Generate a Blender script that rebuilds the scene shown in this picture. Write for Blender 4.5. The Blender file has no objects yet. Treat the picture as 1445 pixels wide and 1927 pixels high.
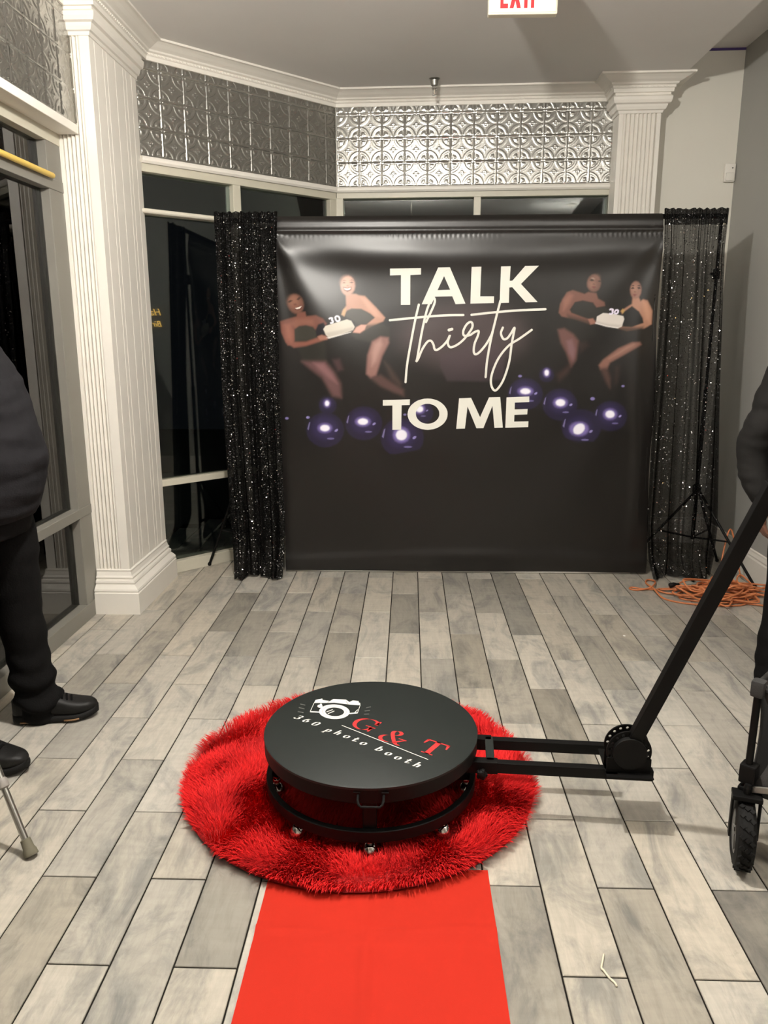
import bpy, bmesh, math, random
import numpy as np
from mathutils import Vector, Matrix, noise

S = bpy.context.scene
COL = S.collection
R = math.radians
random.seed(7)
RNG = np.random.default_rng(11)

# ------------------------------------------------------------------ camera
CAM_F = 1460.0 / 1445.0 * 36.0
cam = bpy.data.cameras.new('camera'); cam.sensor_fit = 'HORIZONTAL'; cam.sensor_width = 36.0; cam.lens = CAM_F
cam.clip_start = 0.02
camo = bpy.data.objects.new('camera', cam); COL.objects.link(camo)
PITCH, YAW, ROLL, HGT = 0.22527, -0.03229, -0.00131, 1.4793
_f = Vector((math.sin(YAW)*math.cos(PITCH), math.cos(YAW)*math.cos(PITCH), -math.sin(PITCH)))
_r = Vector((math.cos(YAW), -math.sin(YAW), 0)); _u = _r.cross(_f)
_r2 = math.cos(ROLL)*_r + math.sin(ROLL)*_u; _u2 = -math.sin(ROLL)*_r + math.cos(ROLL)*_u
camo.matrix_world = Matrix(((_r2.x, _u2.x, -_f.x, 0), (_r2.y, _u2.y, -_f.y, 0), (_r2.z, _u2.z, -_f.z, HGT), (0, 0, 0, 1)))
S.camera = camo
# ------------------------------------------------------------------ world, lights, exposure
w = bpy.data.worlds.new('night'); S.world = w; w.use_nodes = True
w.node_tree.nodes['Background'].inputs[0].default_value = (0.02, 0.022, 0.028, 1)
w.node_tree.nodes['Background'].inputs[1].default_value = 0.05
# the room is lit by two glowing ceiling globes (built with their fittings below); their power is set here
LAMP_COL = (1.0, 0.955, 0.88)
LAMP_MAIN, LAMP_SIDE = 570.0, 44.0
S.view_settings.view_transform = 'Standard'; S.view_settings.look = 'None'
S.view_settings.gamma = 1.0; S.view_settings.use_curve_mapping = False
S.view_settings.exposure = 1.72
S.cycles.max_bounces = 8; S.cycles.transparent_max_bounces = 16
S.cycles.sample_clamp_indirect = 6.0
S.cycles.use_denoising = True

# ------------------------------------------------------------------ helpers
def s2l(c):
    return tuple(((v/255.0)/12.92 if v/255.0 <= 0.04045 else (((v/255.0)+0.055)/1.055)**2.4) for v in c)

class NT:
    def __init__(s, name):
        s.m = bpy.data.materials.new(name); s.m.use_nodes = True; s.t = s.m.node_tree
        s.b = s.t.nodes['Principled BSDF']
    def n(s, typ, **k):
        x = s.t.nodes.new(typ)
        for a, v in k.items(): setattr(x, a, v)
        return x
    def l(s, a, b): s.t.links.new(a, b)
    def val(s, node, **k):
        for a, v in k.items(): node.inputs[a.replace('_', ' ')].default_value = v
        return node

def mat(name, col, rough=0.5, metal=0.0, spec=0.5, nscale=0, ncol=0.0, bump=0.0, bscale=60, coords='Object', sheen=0.0, emit=None):
    q = NT(name); b = q.b
    b.inputs['Roughness'].default_value = rough; b.inputs['Metallic'].default_value = metal
    b.inputs['Specular IOR Level'].default_value = spec
    if sheen: b.inputs['Sheen Weight'].default_value = sheen
    tc = q.n('ShaderNodeTexCoord')
    if ncol > 0:
        nz = q.n('ShaderNodeTexNoise'); nz.inputs['Scale'].default_value = nscale or 8; nz.inputs['Detail'].default_value = 5
        q.l(tc.outputs[coords], nz.inputs['Vector'])
        mx = q.n('ShaderNodeMix', data_type='RGBA')
        mx.inputs[6].default_value = (*[c*(1-ncol) for c in col], 1); mx.inputs[7].default_value = (*[min(1, c*(1+ncol)) for c in col], 1)
        q.l(nz.outputs['Fac'], mx.inputs[0]); q.l(mx.outputs[2], b.inputs['Base Color'])
    else:
        b.inputs['Base Color'].default_value = (*col, 1)
    if bump > 0:
        n2 = q.n('ShaderNodeTexNoise'); n2.inputs['Scale'].default_value = bscale; n2.inputs['Detail'].default_value = 3
        q.l(tc.outputs[coords], n2.inputs['Vector'])
        bp = q.n('ShaderNodeBump'); bp.inputs['Strength'].default_value = bump; bp.inputs['Distance'].default_value = 0.004
        q.l(n2.outputs['Fac'], bp.inputs['Height']); q.l(bp.outputs[0], b.inputs['Normal'])
    if emit:
        b.inputs['Emission Color'].default_value = (*emit[0], 1); b.inputs['Emission Strength'].default_value = emit[1]
    return q.m

class MB:
    """collects shapes into one mesh"""
    def __init__(s): s.v = []; s.f = []; s.mi = []
    def add(s, vs, fs, m=0):
        o = len(s.v); s.v += [tuple(p) for p in vs]; s.f += [tuple(i+o for i in q) for q in fs]; s.mi += [m]*len(fs); return s
    def box(s, x0, x1, y0, y1, z0, z1, ch=0.0, M=None):
        if ch <= 0:
            vs = [(x, y, z) for z in (z0, z1) for y in (y0, y1) for x in (x0, x1)]
            fs = [(0, 2, 3, 1), (4, 5, 7, 6), (0, 1, 5, 4), (2, 6, 7, 3), (0, 4, 6, 2), (1, 3, 7, 5)]
        else:
            bm = bmesh.new(); bmesh.ops.create_cube(bm, size=1)
            for v in bm.verts: v.co = ((x0+x1)/2+v.co.x*(x1-x0), (y0+y1)/2+v.co.y*(y1-y0), (z0+z1)/2+v.co.z*(z1-z0))
            bmesh.ops.bevel(bm, geom=bm.edges[:], offset=ch, segments=2, affect='EDGES', profile=0.6)
            bm.verts.index_update(); vs = [tuple(v.co) for v in bm.verts]; fs = [tuple(v.index for v in f.verts) for f in bm.faces]; bm.free()
        if M is not None: vs = [tuple(M @ Vector(p)) for p in vs]
        return s.add(vs, fs)
    def tube(s, pts, rad, n=10, caps=True, closed=False, ry=None):
        pts = [Vector(p) for p in pts]; k = len(pts)
        rads = rad if hasattr(rad, '__len__') else [rad]*k
        t0 = (pts[1]-pts[0]).normalized()
        up = Vector((0, 0, 1)) if abs(t0.z) < 0.9 else Vector((1, 0, 0))
        side = t0.cross(up).normalized(); vs = []
        for i in range(k):
            a = pts[i-1] if (i > 0 or closed) else pts[i]; b = pts[(i+1) % k] if (i < k-1 or closed) else pts[i]
            t = (b-a).normalized(); side = (side - t*side.dot(t)).normalized(); u2 = side.cross(t)
            for j in range(n):
                an = 2*math.pi*j/n
                vs.append(pts[i]+side*math.cos(an)*rads[i]+u2*math.sin(an)*(rads[i] if ry is None else ry))
        fs = []
        for i in range(k if closed else k-1):
            for j in range(n):
                a = i*n+j; b = i*n+(j+1) % n; c = ((i+1) % k)*n+(j+1) % n; d = ((i+1) % k)*n+j
                fs.append((a, b, c, d))
        if caps and not closed: fs += [tuple(range(n))[::-1], tuple(range((k-1)*n, k*n))]
        return s.add(vs, fs)
    def lathe(s, prof, n=32, M=None, caps=True):
        vs = []; fs = []; k = len(prof)
        for r, z in prof:
            for j in range(n):
                a = 2*math.pi*j/n; vs.append((r*math.cos(a), r*math.sin(a), z))
        for i in range(k-1):
            for j in range(n):
                fs.append((i*n+j, i*n+(j+1) % n, (i+1)*n+(j+1) % n, (i+1)*n+j))
        if caps: fs += [tuple(range(n))[::-1], tuple(range((k-1)*n, k*n))]
        if M is not None: vs = [tuple(M @ Vector(p)) for p in vs]
        return s.add(vs, fs)
    def prism(s, poly, z0, z1):
        n = len(poly); vs = [(x, y, z0) for x, y in poly]+[(x, y, z1) for x, y in poly]
        fs = [tuple(range(n))[::-1], tuple(range(n, 2*n))]+[(i, (i+1) % n, n+(i+1) % n, n+i) for i in range(n)]
        return s.add(vs, fs)
    def sphere(s, c, r, n=14, sc=(1, 1, 1)):
        m = n//2; vs = []; fs = []
        for i in range(m+1):
            th = math.pi*i/m
            for j in range(n):
                a = 2*math.pi*j/n
                vs.append((c[0]+r*sc[0]*math.sin(th)*math.cos(a), c[1]+r*sc[1]*math.sin(th)*math.sin(a), c[2]+r*sc[2]*math.cos(th)))
        for i in range(m):
            for j in range(n): fs.append((i*n+j, (i+1)*n+j, (i+1)*n+(j+1) % n, i*n+(j+1) % n))
        return s.add(vs, fs)
    def build(s, name, m=None, parent=None, smooth=False, angle=None, kind=None):
        me = bpy.data.meshes.new(name); me.from_pydata(s.v, [], s.f); me.update()
        return link(name, me, m, parent, smooth, angle, kind)

def link(name, me, m=None, parent=None, smooth=False, angle=None, kind=None):
    for x in (m if isinstance(m, (list, tuple)) else [m]):
        if x: me.materials.append(x)
    bm = bmesh.new(); bm.from_mesh(me); bmesh.ops.recalc_face_normals(bm, faces=bm.faces[:])
    if smooth or angle is not None:
        for f in bm.faces: f.smooth = True
        if angle is not None:
            for e in bm.edges:
                if len(e.link_faces) == 2 and e.calc_face_angle(0) > R(angle): e.smooth = False
    bm.to_mesh(me); bm.free()
    o = bpy.data.objects.new(name, me); COL.objects.link(o)
    if parent: o.parent = parent
    if kind: o['kind'] = kind
    return o

def fastmesh(name, V, F):
    """numpy vertices and a list of equal-length faces"""
    me = bpy.data.meshes.new(name); V = np.asarray(V, np.float32); F = np.asarray(F, np.int32)
    me.vertices.add(len(V)); me.vertices.foreach_set('co', V.ravel())
    n = F.shape[1]; me.loops.add(F.size); me.loops.foreach_set('vertex_index', F.ravel())
    me.polygons.add(len(F)); me.polygons.foreach_set('loop_start', np.arange(0, F.size, n, dtype=np.int32))
    me.polygons.foreach_set('use_smooth', np.ones(len(F), bool))
    me.update(calc_edges=True); me.validate(); return me

def empty(name, loc=(0, 0, 0), rz=0.0):
    o = bpy.data.objects.new(name, None); COL.objects.link(o); o.location = loc; o.rotation_euler = (0, 0, rz); o.empty_display_size = 0.1
    return o
def tag(o, label=None, cat=None, group=None, kind=None):
    if label: o['label'] = label
    if cat: o['category'] = cat
    if group: o['group'] = group
    if kind: o['kind'] = kind
    return o
def struct(o, label=None): return tag(o, label, None, None, 'structure')

def crv(pts, per=8):
    """Catmull-Rom through points"""
    P = [np.array(p, float) for p in pts]; P = [2*P[0]-P[1]]+P+[2*P[-1]-P[-2]]; out = []
    for i in range(1, len(P)-2):
        for t in np.linspace(0, 1, per, endpoint=False):
            a, b, c, d = P[i-1:i+3]
            out.append(0.5*((2*b)+(c-a)*t+(2*a-5*b+4*c-d)*t*t+(3*b-a-3*c+d)*t**3))
    out.append(P[-2]); return out

def sweep(mb, path, prof):
    """moulding: profile (offset to the right of the path, z) swept along a 2D path with mitred corners"""
    P = [Vector(p) for p in path]; n = len(P); offs = []
    for i in range(n):
        ds = []
        if i > 0: ds.append((P[i]-P[i-1]).normalized())
        if i < n-1: ds.append((P[i+1]-P[i]).normalized())
        ns = [Vector((d.y, -d.x)) for d in ds]
        if len(ns) == 1: offs.append(ns[0])
        else:
            m = (ns[0]+ns[1]).normalized(); offs.append(m/max(0.3, m.dot(ns[0])))
    k = len(prof); vs = []; fs = []
    for i in range(n):
        for d, z in prof: vs.append((P[i].x+offs[i].x*d, P[i].y+offs[i].y*d, z))
    for i in range(n-1):
        for j in range(k-1): fs.append((i*k+j, i*k+j+1, (i+1)*k+j+1, (i+1)*k+j))
    fs += [tuple(range(k)), tuple(range((n-1)*k, n*k))[::-1]]
    return mb.add(vs, fs)

class Fr:
    """wall frame: u along the wall, n into the room, z up"""
    def __init__(s, p0, p1):
        s.p = Vector((*p0, 0)); d = Vector((p1[0]-p0[0], p1[1]-p0[1], 0)); s.L = d.length; s.u = d.normalized(); s.n = Vector((s.u.y, -s.u.x, 0))
        s.M = Matrix(((s.u.x, s.n.x, 0, s.p.x), (s.u.y, s.n.y, 0, s.p.y), (0, 0, 1, 0), (0, 0, 0, 1)))
    def box(s, mb, u0, u1, n0, n1, z0, z1, ch=0.0): return mb.box(u0, u1, n0, n1, z0, z1, ch, s.M)

# ------------------------------------------------------------------ materials
def tile_material():
    q = NT('wood_look_tile'); b = q.b
    tc = q.n('ShaderNodeTexCoord'); oi = q.n('ShaderNodeObjectInfo'); ge = q.n('ShaderNodeNewGeometry')
    ad = q.n('ShaderNodeMath', operation='ADD'); q.l(oi.outputs['Random'], ad.inputs[0]); q.l(ge.outputs['Random Per Island'], ad.inputs[1])
    sc = q.n('ShaderNodeVectorMath', operation='SCALE'); sc.inputs[0].default_value = (37, 91, 53); q.l(ad.outputs[0], sc.inputs['Scale'])
    va = q.n('ShaderNodeVectorMath', operation='ADD'); q.l(tc.outputs['Object'], va.inputs[0]); q.l(sc.outputs[0], va.inputs[1])
    def noise_(scale, vec, det=4, rough=0.55, dist=0.0):
        mp = q.n('ShaderNodeMapping'); mp.inputs['Scale'].default_value = vec; q.l(va.outputs[0], mp.inputs[0])
        nz = q.n('ShaderNodeTexNoise'); nz.inputs['Scale'].default_value = scale; nz.inputs['Detail'].default_value = det
        nz.inputs['Roughness'].default_value = rough; nz.inputs['Distortion'].default_value = dist; q.l(mp.outputs[0], nz.inputs['Vector']); return nz
    def ramp(src, stops):
        r = q.n('ShaderNodeValToRGB'); q.l(src, r.inputs[0]); e = r.color_ramp.elements
        e[0].position, e[0].color = stops[0][0], (*[stops[0][1]]*3, 1); e[1].position, e[1].color = stops[1][0], (*[stops[1][1]]*3, 1)
        return r
    blot = noise_(5.0, (1.5, 0.6, 1), 9, 0.68, 0.9); grain = noise_(30, (1.5, 0.22, 1), 6, 0.7, 0.6); cross = noise_(30, (0.35, 1.4, 1), 3, 0.5)
    spot = noise_(9, (1.5, 0.7, 1), 5, 0.7, 1.2)
    m1 = q.n('ShaderNodeMix', data_type='RGBA', blend_type='MIX')
    m1.inputs[6].default_value = (0.47, 0.435, 0.37, 1); m1.inputs[7].default_value = (0.25, 0.242, 0.222, 1)
    r1 = ramp(blot.outputs['Fac'], [(0.47, 0.0), (0.66, 0.95)]); q.l(r1.outputs[0], m1.inputs[0])
    r2 = ramp(grain.outputs['Fac'], [(0.34, 0.86), (0.60, 1.03)]); r3 = ramp(cross.outputs['Fac'], [(0.3, 0.93), (0.65, 1.03)]); r4 = ramp(spot.outputs['Fac'], [(0.64, 1.0), (0.78, 0.66)])
    x = m1.outputs[2]
    for r in (r2, r3, r4):
        mm = q.n('ShaderNodeMix', data_type='RGBA', blend_type='MULTIPLY'); mm.inputs[0].default_value = 1.0
        q.l(x, mm.inputs[6]); q.l(r.outputs[0], mm.inputs[7]); x = mm.outputs[2]
    mm = q.n('ShaderNodeMix', data_type='RGBA', blend_type='MULTIPLY'); mm.inputs[0].default_value = 1.0
    q.l(x, mm.inputs[6]); q.l(oi.outputs['Color'], mm.inputs[7]); q.l(mm.outputs[2], b.inputs['Base Color'])
    b.inputs['Roughness'].default_value = 0.42; b.inputs['Specular IOR Level'].default_value = 0.4
    bp = q.n('ShaderNodeBump'); bp.inputs['Strength'].default_value = 0.12; bp.inputs['Distance'].default_value = 0.003
    q.l(grain.outputs['Fac'], bp.inputs['Height']); q.l(bp.outputs[0], b.inputs['Normal'])
    return q.m
M_TILE = tile_material()
M_GROUT = mat('dark_grout', (0.014, 0.012, 0.010), 0.95, spec=0.1)
M_WHITE = mat('white_paint', (0.80, 0.765, 0.70), 0.42, ncol=0.05, nscale=5, bump=0.05)
M_FRAME = mat('cream_window_frame', (0.58, 0.55, 0.45), 0.4, ncol=0.06, nscale=9)
M_ALU = mat('grey_aluminium_frame', (0.205, 0.195, 0.17), 0.45, ncol=0.08, nscale=6)
M_CEIL = mat('grey_ceiling_paint', (0.76, 0.74, 0.715), 0.75, ncol=0.05, nscale=2, bump=0.05)
M_WALLR = mat('grey_wall_paint', (0.36, 0.355, 0.33), 0.6, ncol=0.05, nscale=3, bump=0.05)
M_WALLB = mat('pale_wall_paint', (0.70, 0.675, 0.60), 0.6, ncol=0.04, nscale=3)
M_TIN = mat('pressed_tin', (0.46, 0.452, 0.425), 0.26, metal=0.97, ncol=0.12, nscale=7, bump=0.02, bscale=25)
M_BLACK = mat('black_powder_coat', (0.0040, 0.0038, 0.0036), 0.5, spec=0.16, bump=0.05, bscale=300)
M_BLACKP = mat('black_plastic', (0.004, 0.0038, 0.0036), 0.55, spec=0.16)
M_DECK = mat('black_platform_top', (0.0150, 0.0185, 0.0170), 0.55, spec=0.3, bump=0.12, bscale=500)
M_CHROME = mat('chrome', (0.75, 0.73, 0.70), 0.12, metal=1.0)
M_STEEL = mat('dull_steel', (0.42, 0.41, 0.38), 0.3, metal=1.0)
M_RUBBER = mat('black_rubber', (0.006, 0.0057, 0.0053), 0.75, spec=0.25, bump=0.2, bscale=200)
M_PRINTW = mat('white_print', (0.80, 0.78, 0.72), 0.45)
M_PRINTR = mat('red_print', (0.62, 0.030, 0.030), 0.5)
M_PRINTG = mat('grey_print', (0.09, 0.09, 0.085), 0.5)
M_PRINTL = mat('pink_grey_print', (0.52, 0.42, 0.42), 0.5)
M_CLOTHB = mat('black_cloth', (0.006, 0.0057, 0.0057), 0.95, spec=0.1, ncol=0.3, nscale=20, bump=0.25, bscale=160)
M_JACK = mat('charcoal_jacket_cloth', (0.013, 0.0125, 0.014), 0.95, spec=0.12, ncol=0.2, nscale=30, bump=0.25, bscale=180)
M_LEATH = mat('black_leather', (0.007, 0.0065, 0.006), 0.55, spec=0.3, ncol=0.3, nscale=12, bump=0.3, bscale=70)
M_WORN = mat('worn_black_jacket_cloth', (0.011, 0.0103, 0.0095), 0.85, spec=0.2, ncol=0.3, nscale=14, bump=0.35, bscale=45)
M_SKIN = mat('brown_skin', (0.15, 0.065, 0.040), 0.5, ncol=0.1, nscale=12)
M_HAIR = mat('black_hair', (0.010, 0.009, 0.008), 0.6, bump=0.4, bscale=120)
M_ORANGE = mat('orange_cord_jacket', (0.58, 0.19, 0.070), 0.5, ncol=0.12, nscale=30)
M_RUNNER = mat('red_runner_cloth', (0.46, 0.021, 0.009), 0.85, spec=0.2, ncol=0.05, nscale=4, bump=0.12, bscale=900)
M_RUGB = mat('rug_backing', (0.30, 0.006, 0.006), 0.9)
def fur_material():
    q = NT('red_shag_pile'); b = q.b; ge = q.n('ShaderNodeNewGeometry'); tc = q.n('ShaderNodeTexCoord')
    nz = q.n('ShaderNodeTexNoise'); nz.inputs['Scale'].default_value = 7; nz.inputs['Detail'].default_value = 3; q.l(tc.outputs['Object'], nz.inputs['Vector'])
    ad = q.n('ShaderNodeMath', operation='MULTIPLY_ADD'); q.l(ge.outputs['Random Per Island'], ad.inputs[0]); ad.inputs[1].default_value = 0.5; q.l(nz.outputs['Fac'], ad.inputs[2])
    r = q.n('ShaderNodeValToRGB'); q.l(ad.outputs[0], r.inputs[0]); e = r.color_ramp.elements
    e[0].position, e[0].color = 0.40, (0.46, 0.008, 0.010, 1); e[1].position, e[1].color = 1.0, (0.78, 0.018, 0.017, 1)
    q.l(r.outputs[0], b.inputs['Base Color']); b.inputs['Roughness'].default_value = 0.7; b.inputs['Specular IOR Level'].default_value = 0.2
    return q.m
M_FUR = fur_material()
def glass_material():
    q = NT('window_glass'); t = q.t; out = t.nodes['Material Output']; t.nodes.remove(q.b)
    tr = q.n('ShaderNodeBsdfTransparent'); tr.inputs[0].default_value = (0.80, 0.86, 0.83, 1)
    gl = q.n('ShaderNodeBsdfGlossy'); gl.inputs['Roughness'].default_value = 0.0
    fr = q.n('ShaderNodeFresnel'); fr.inputs['IOR'].default_value = 1.62
    mx = q.n('ShaderNodeMixShader'); q.l(fr.outputs[0], mx.inputs[0]); q.l(tr.outputs[0], mx.inputs[1]); q.l(gl.outputs[0], mx.inputs[2]); q.l(mx.outputs[0], out.inputs[0])
    return q.m
M_GLASS = glass_material()
def sequin_material(name, alpha):
    """black net with scattered glossy sequins, each cell tilted its own way"""
    q = NT(name); t = q.t; b = q.b; out = t.nodes['Material Output']
    tc = q.n('ShaderNodeTexCoord'); vo = q.n('ShaderNodeTexVoronoi'); vo.inputs['Scale'].default_value = 190; q.l(tc.outputs['Object'], vo.inputs['Vector'])
    ge = q.n('ShaderNodeNewGeometry')
    sub = q.n('ShaderNodeVectorMath', operation='SUBTRACT'); q.l(vo.outputs['Color'], sub.inputs[0]); sub.inputs[1].default_value = (0.5, 0.5, 0.5)
    sc = q.n('ShaderNodeVectorMath', operation='SCALE'); q.l(sub.outputs[0], sc.inputs[0]); sc.inputs['Scale'].default_value = 1.1
    ad = q.n('ShaderNodeVectorMath', operation='ADD'); q.l(ge.outputs['Normal'], ad.inputs[0]); q.l(sc.outputs[0], ad.inputs[1])
    no = q.n('ShaderNodeVectorMath', operation='NORMALIZE'); q.l(ad.outputs[0], no.inputs[0]); q.l(no.outputs[0], b.inputs['Normal'])
    ds = q.n('ShaderNodeMath', operation='LESS_THAN'); q.l(vo.outputs['Distance'], ds.inputs[0]); ds.inputs[1].default_value = 0.42
    b.inputs['Base Color'].default_value = (0.005, 0.0048, 0.0045, 1); b.inputs['Roughness'].default_value = 0.22; b.inputs['Specular IOR Level'].default_value = 0.6
    df = q.n('ShaderNodeBsdfDiffuse'); df.inputs[0].default_value = (0.006, 0.0057, 0.0055, 1)
    m1 = q.n('ShaderNodeMixShader'); q.l(ds.outputs[0], m1.inputs[0]); q.l(df.outputs[0], m1.inputs[1]); q.l(b.outputs[0], m1.inputs[2])
    tr = q.n('ShaderNodeBsdfTransparent'); m2 = q.n('ShaderNodeMixShader')
    # light crossing the net at a slant meets more thread, so folds seen edge-on close up
    lw = q.n('ShaderNodeLayerWeight'); lw.inputs['Blend'].default_value = 0.5; gt = q.n('ShaderNodeMapRange'); q.l(lw.outputs['Facing'], gt.inputs[0])
    gt.inputs[1].default_value = 0.05; gt.inputs[2].default_value = 0.75; gt.inputs[3].default_value = alpha; gt.inputs[4].default_value = min(1.0, alpha+0.25)
    mx = q.n('ShaderNodeMath', operation='MAXIMUM'); q.l(gt.outputs[0], mx.inputs[0])
    pick = q.n('ShaderNodeSeparateColor'); q.l(vo.outputs['Color'], pick.inputs[0])
    g2 = q.n('ShaderNodeMath', operation='GREATER_THAN'); q.l(pick.outputs[1], g2.inputs[0]); g2.inputs[1].default_value = 0.86
    g3 = q.n('ShaderNodeMath', operation='MULTIPLY'); q.l(g2.outputs[0], g3.inputs[0]); q.l(ds.outputs[0], g3.inputs[1]); q.l(g3.outputs[0], mx.inputs[1])
    q.l(mx.outputs[0], m2.inputs[0]); q.l(tr.outputs[0], m2.inputs[1]); q.l(m1.outputs[0], m2.inputs[2]); q.l(m2.outputs[0], out.inputs[0])
    return q.m
M_SEQ = sequin_material('black_sequin_net', 0.95)
M_SEQS = sequin_material('sheer_black_sequin_net', 0.79)
M_SPARK = mat('glossy_sequins', (0.85, 0.84, 0.82), 0.13, metal=1.0)
def banner_material():
    q = NT('printed_banner_fabric'); b = q.b
    at = q.n('ShaderNodeAttribute', attribute_name='print'); q.l(at.outputs['Color'], b.inputs['Base Color'])
    b.inputs['Roughness'].default_value = 0.35; b.inputs['Specular IOR Level'].default_value = 0.55
    return q.m
M_BANNER = banner_material()
# ------------------------------------------------------------------ printed artwork, in millimetres on the banner and on the platform
LETTERS={'T': [(-116,1853),(65,1855),(65,1819),(3,1817),(3,1648),(-52,1648),(-52,1817),(-116,1815)],'A': [(71,1651),(165,1858),(233,1859),(328,1654),(270,1651),(250,1696),(148,1694),(129,1652)],'Ah': [(200,1810),(163,1731),(237,1733)],'L': [(359,1860),(415,1861),(413,1695),(494,1695),(494,1657),(357,1654)],'K': [(529,1862),(584,1863),(582,1782),(598,1783),(668,1864),(747,1865),(648,1764),(749,1662),(680,1660),(598,1746),(581,1744),(582,1658),(528,1657)],'T2': [(-159,1091),(5,1095),(4,1061),(-45,1060),(-47,911),(-101,910),(-101,1058),(-159,1057)],'O': [(234,1006),(233,991),(229,977),(222,963),(212,950),(200,939),(185,929),(169,921),(152,915),(133,912),(114,910),(95,912),(76,915),(59,921),(42,929),(28,938),(15,950),(5,962),(-2,976),(-7,991),(-9,1005),(-7,1020),(-3,1035),(4,1048),(14,1061),(27,1072),(41,1082),(57,1090),(75,1095),(93,1099),(112,1100),(131,1099),(149,1095),(167,1090),(183,1082),(198,1072),(210,1061),(220,1049),(228,1035),(233,1021)],'Oh': [(184,1008),(184,999),(181,989),(177,980),(171,972),(164,965),(156,959),(146,954),(136,950),(125,948),(114,947),(102,948),(92,950),(81,954),(71,959),(63,965),(56,972),(50,980),(45,989),(43,998),(42,1008),(42,1017),(45,1026),(49,1035),(55,1043),(62,1051),(71,1057),(80,1062),(90,1065),(101,1068),(112,1068),(123,1068),(134,1065),(145,1062),(154,1057),(163,1051),(170,1044),(176,1035),(181,1027),(183,1017)],'M': [(302,1101),(374,1104),(431,988),(482,1107),(549,1109),(571,925),(520,923),(504,1056),(453,921),(411,920),(354,1052),(341,918),(288,916)],'E': [(587,1107),(723,1113),(724,1079),(638,1076),(638,1035),(716,1038),(715,1005),(638,1002),(638,961),(724,963),(724,928),(586,924)]}
SCRIPT=[[(54,1649),(34,1564),(9,1433),(-13,1302),(-22,1198)],[(-117,1560),(0,1571),(111,1581),(222,1588),(317,1589)],[(97,1549),(125,1606),(147,1660),(143,1687),(125,1671),(103,1621),(82,1535),(64,1441),(47,1338),(41,1320),(54,1338),(76,1390),(105,1433),(127,1441),(143,1419),(150,1393),(165,1388),(195,1408),(224,1440),(240,1473),(228,1433),(236,1408),(254,1404),(291,1422),(328,1455),(367,1509),(372,1538),(359,1549),(337,1534),(319,1498),(324,1471),(357,1473),(386,1491),(409,1497),(405,1469),(388,1426),(383,1382),(393,1362),(418,1375),(454,1418),(483,1469),(493,1498)],[(532,1670),(509,1570),(483,1447),(464,1323),(458,1228)],[(365,1590),(479,1602),(625,1614),(796,1621)],[(551,1516),(541,1483),(557,1451),(579,1455),(600,1483),(620,1516),(615,1476),(606,1418),(595,1316),(565,1213),(529,1155),(507,1153),(491,1191),(496,1250),(531,1338),(588,1411),(653,1454),(721,1503)],[(234,1503),(251,1508)]]
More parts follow.
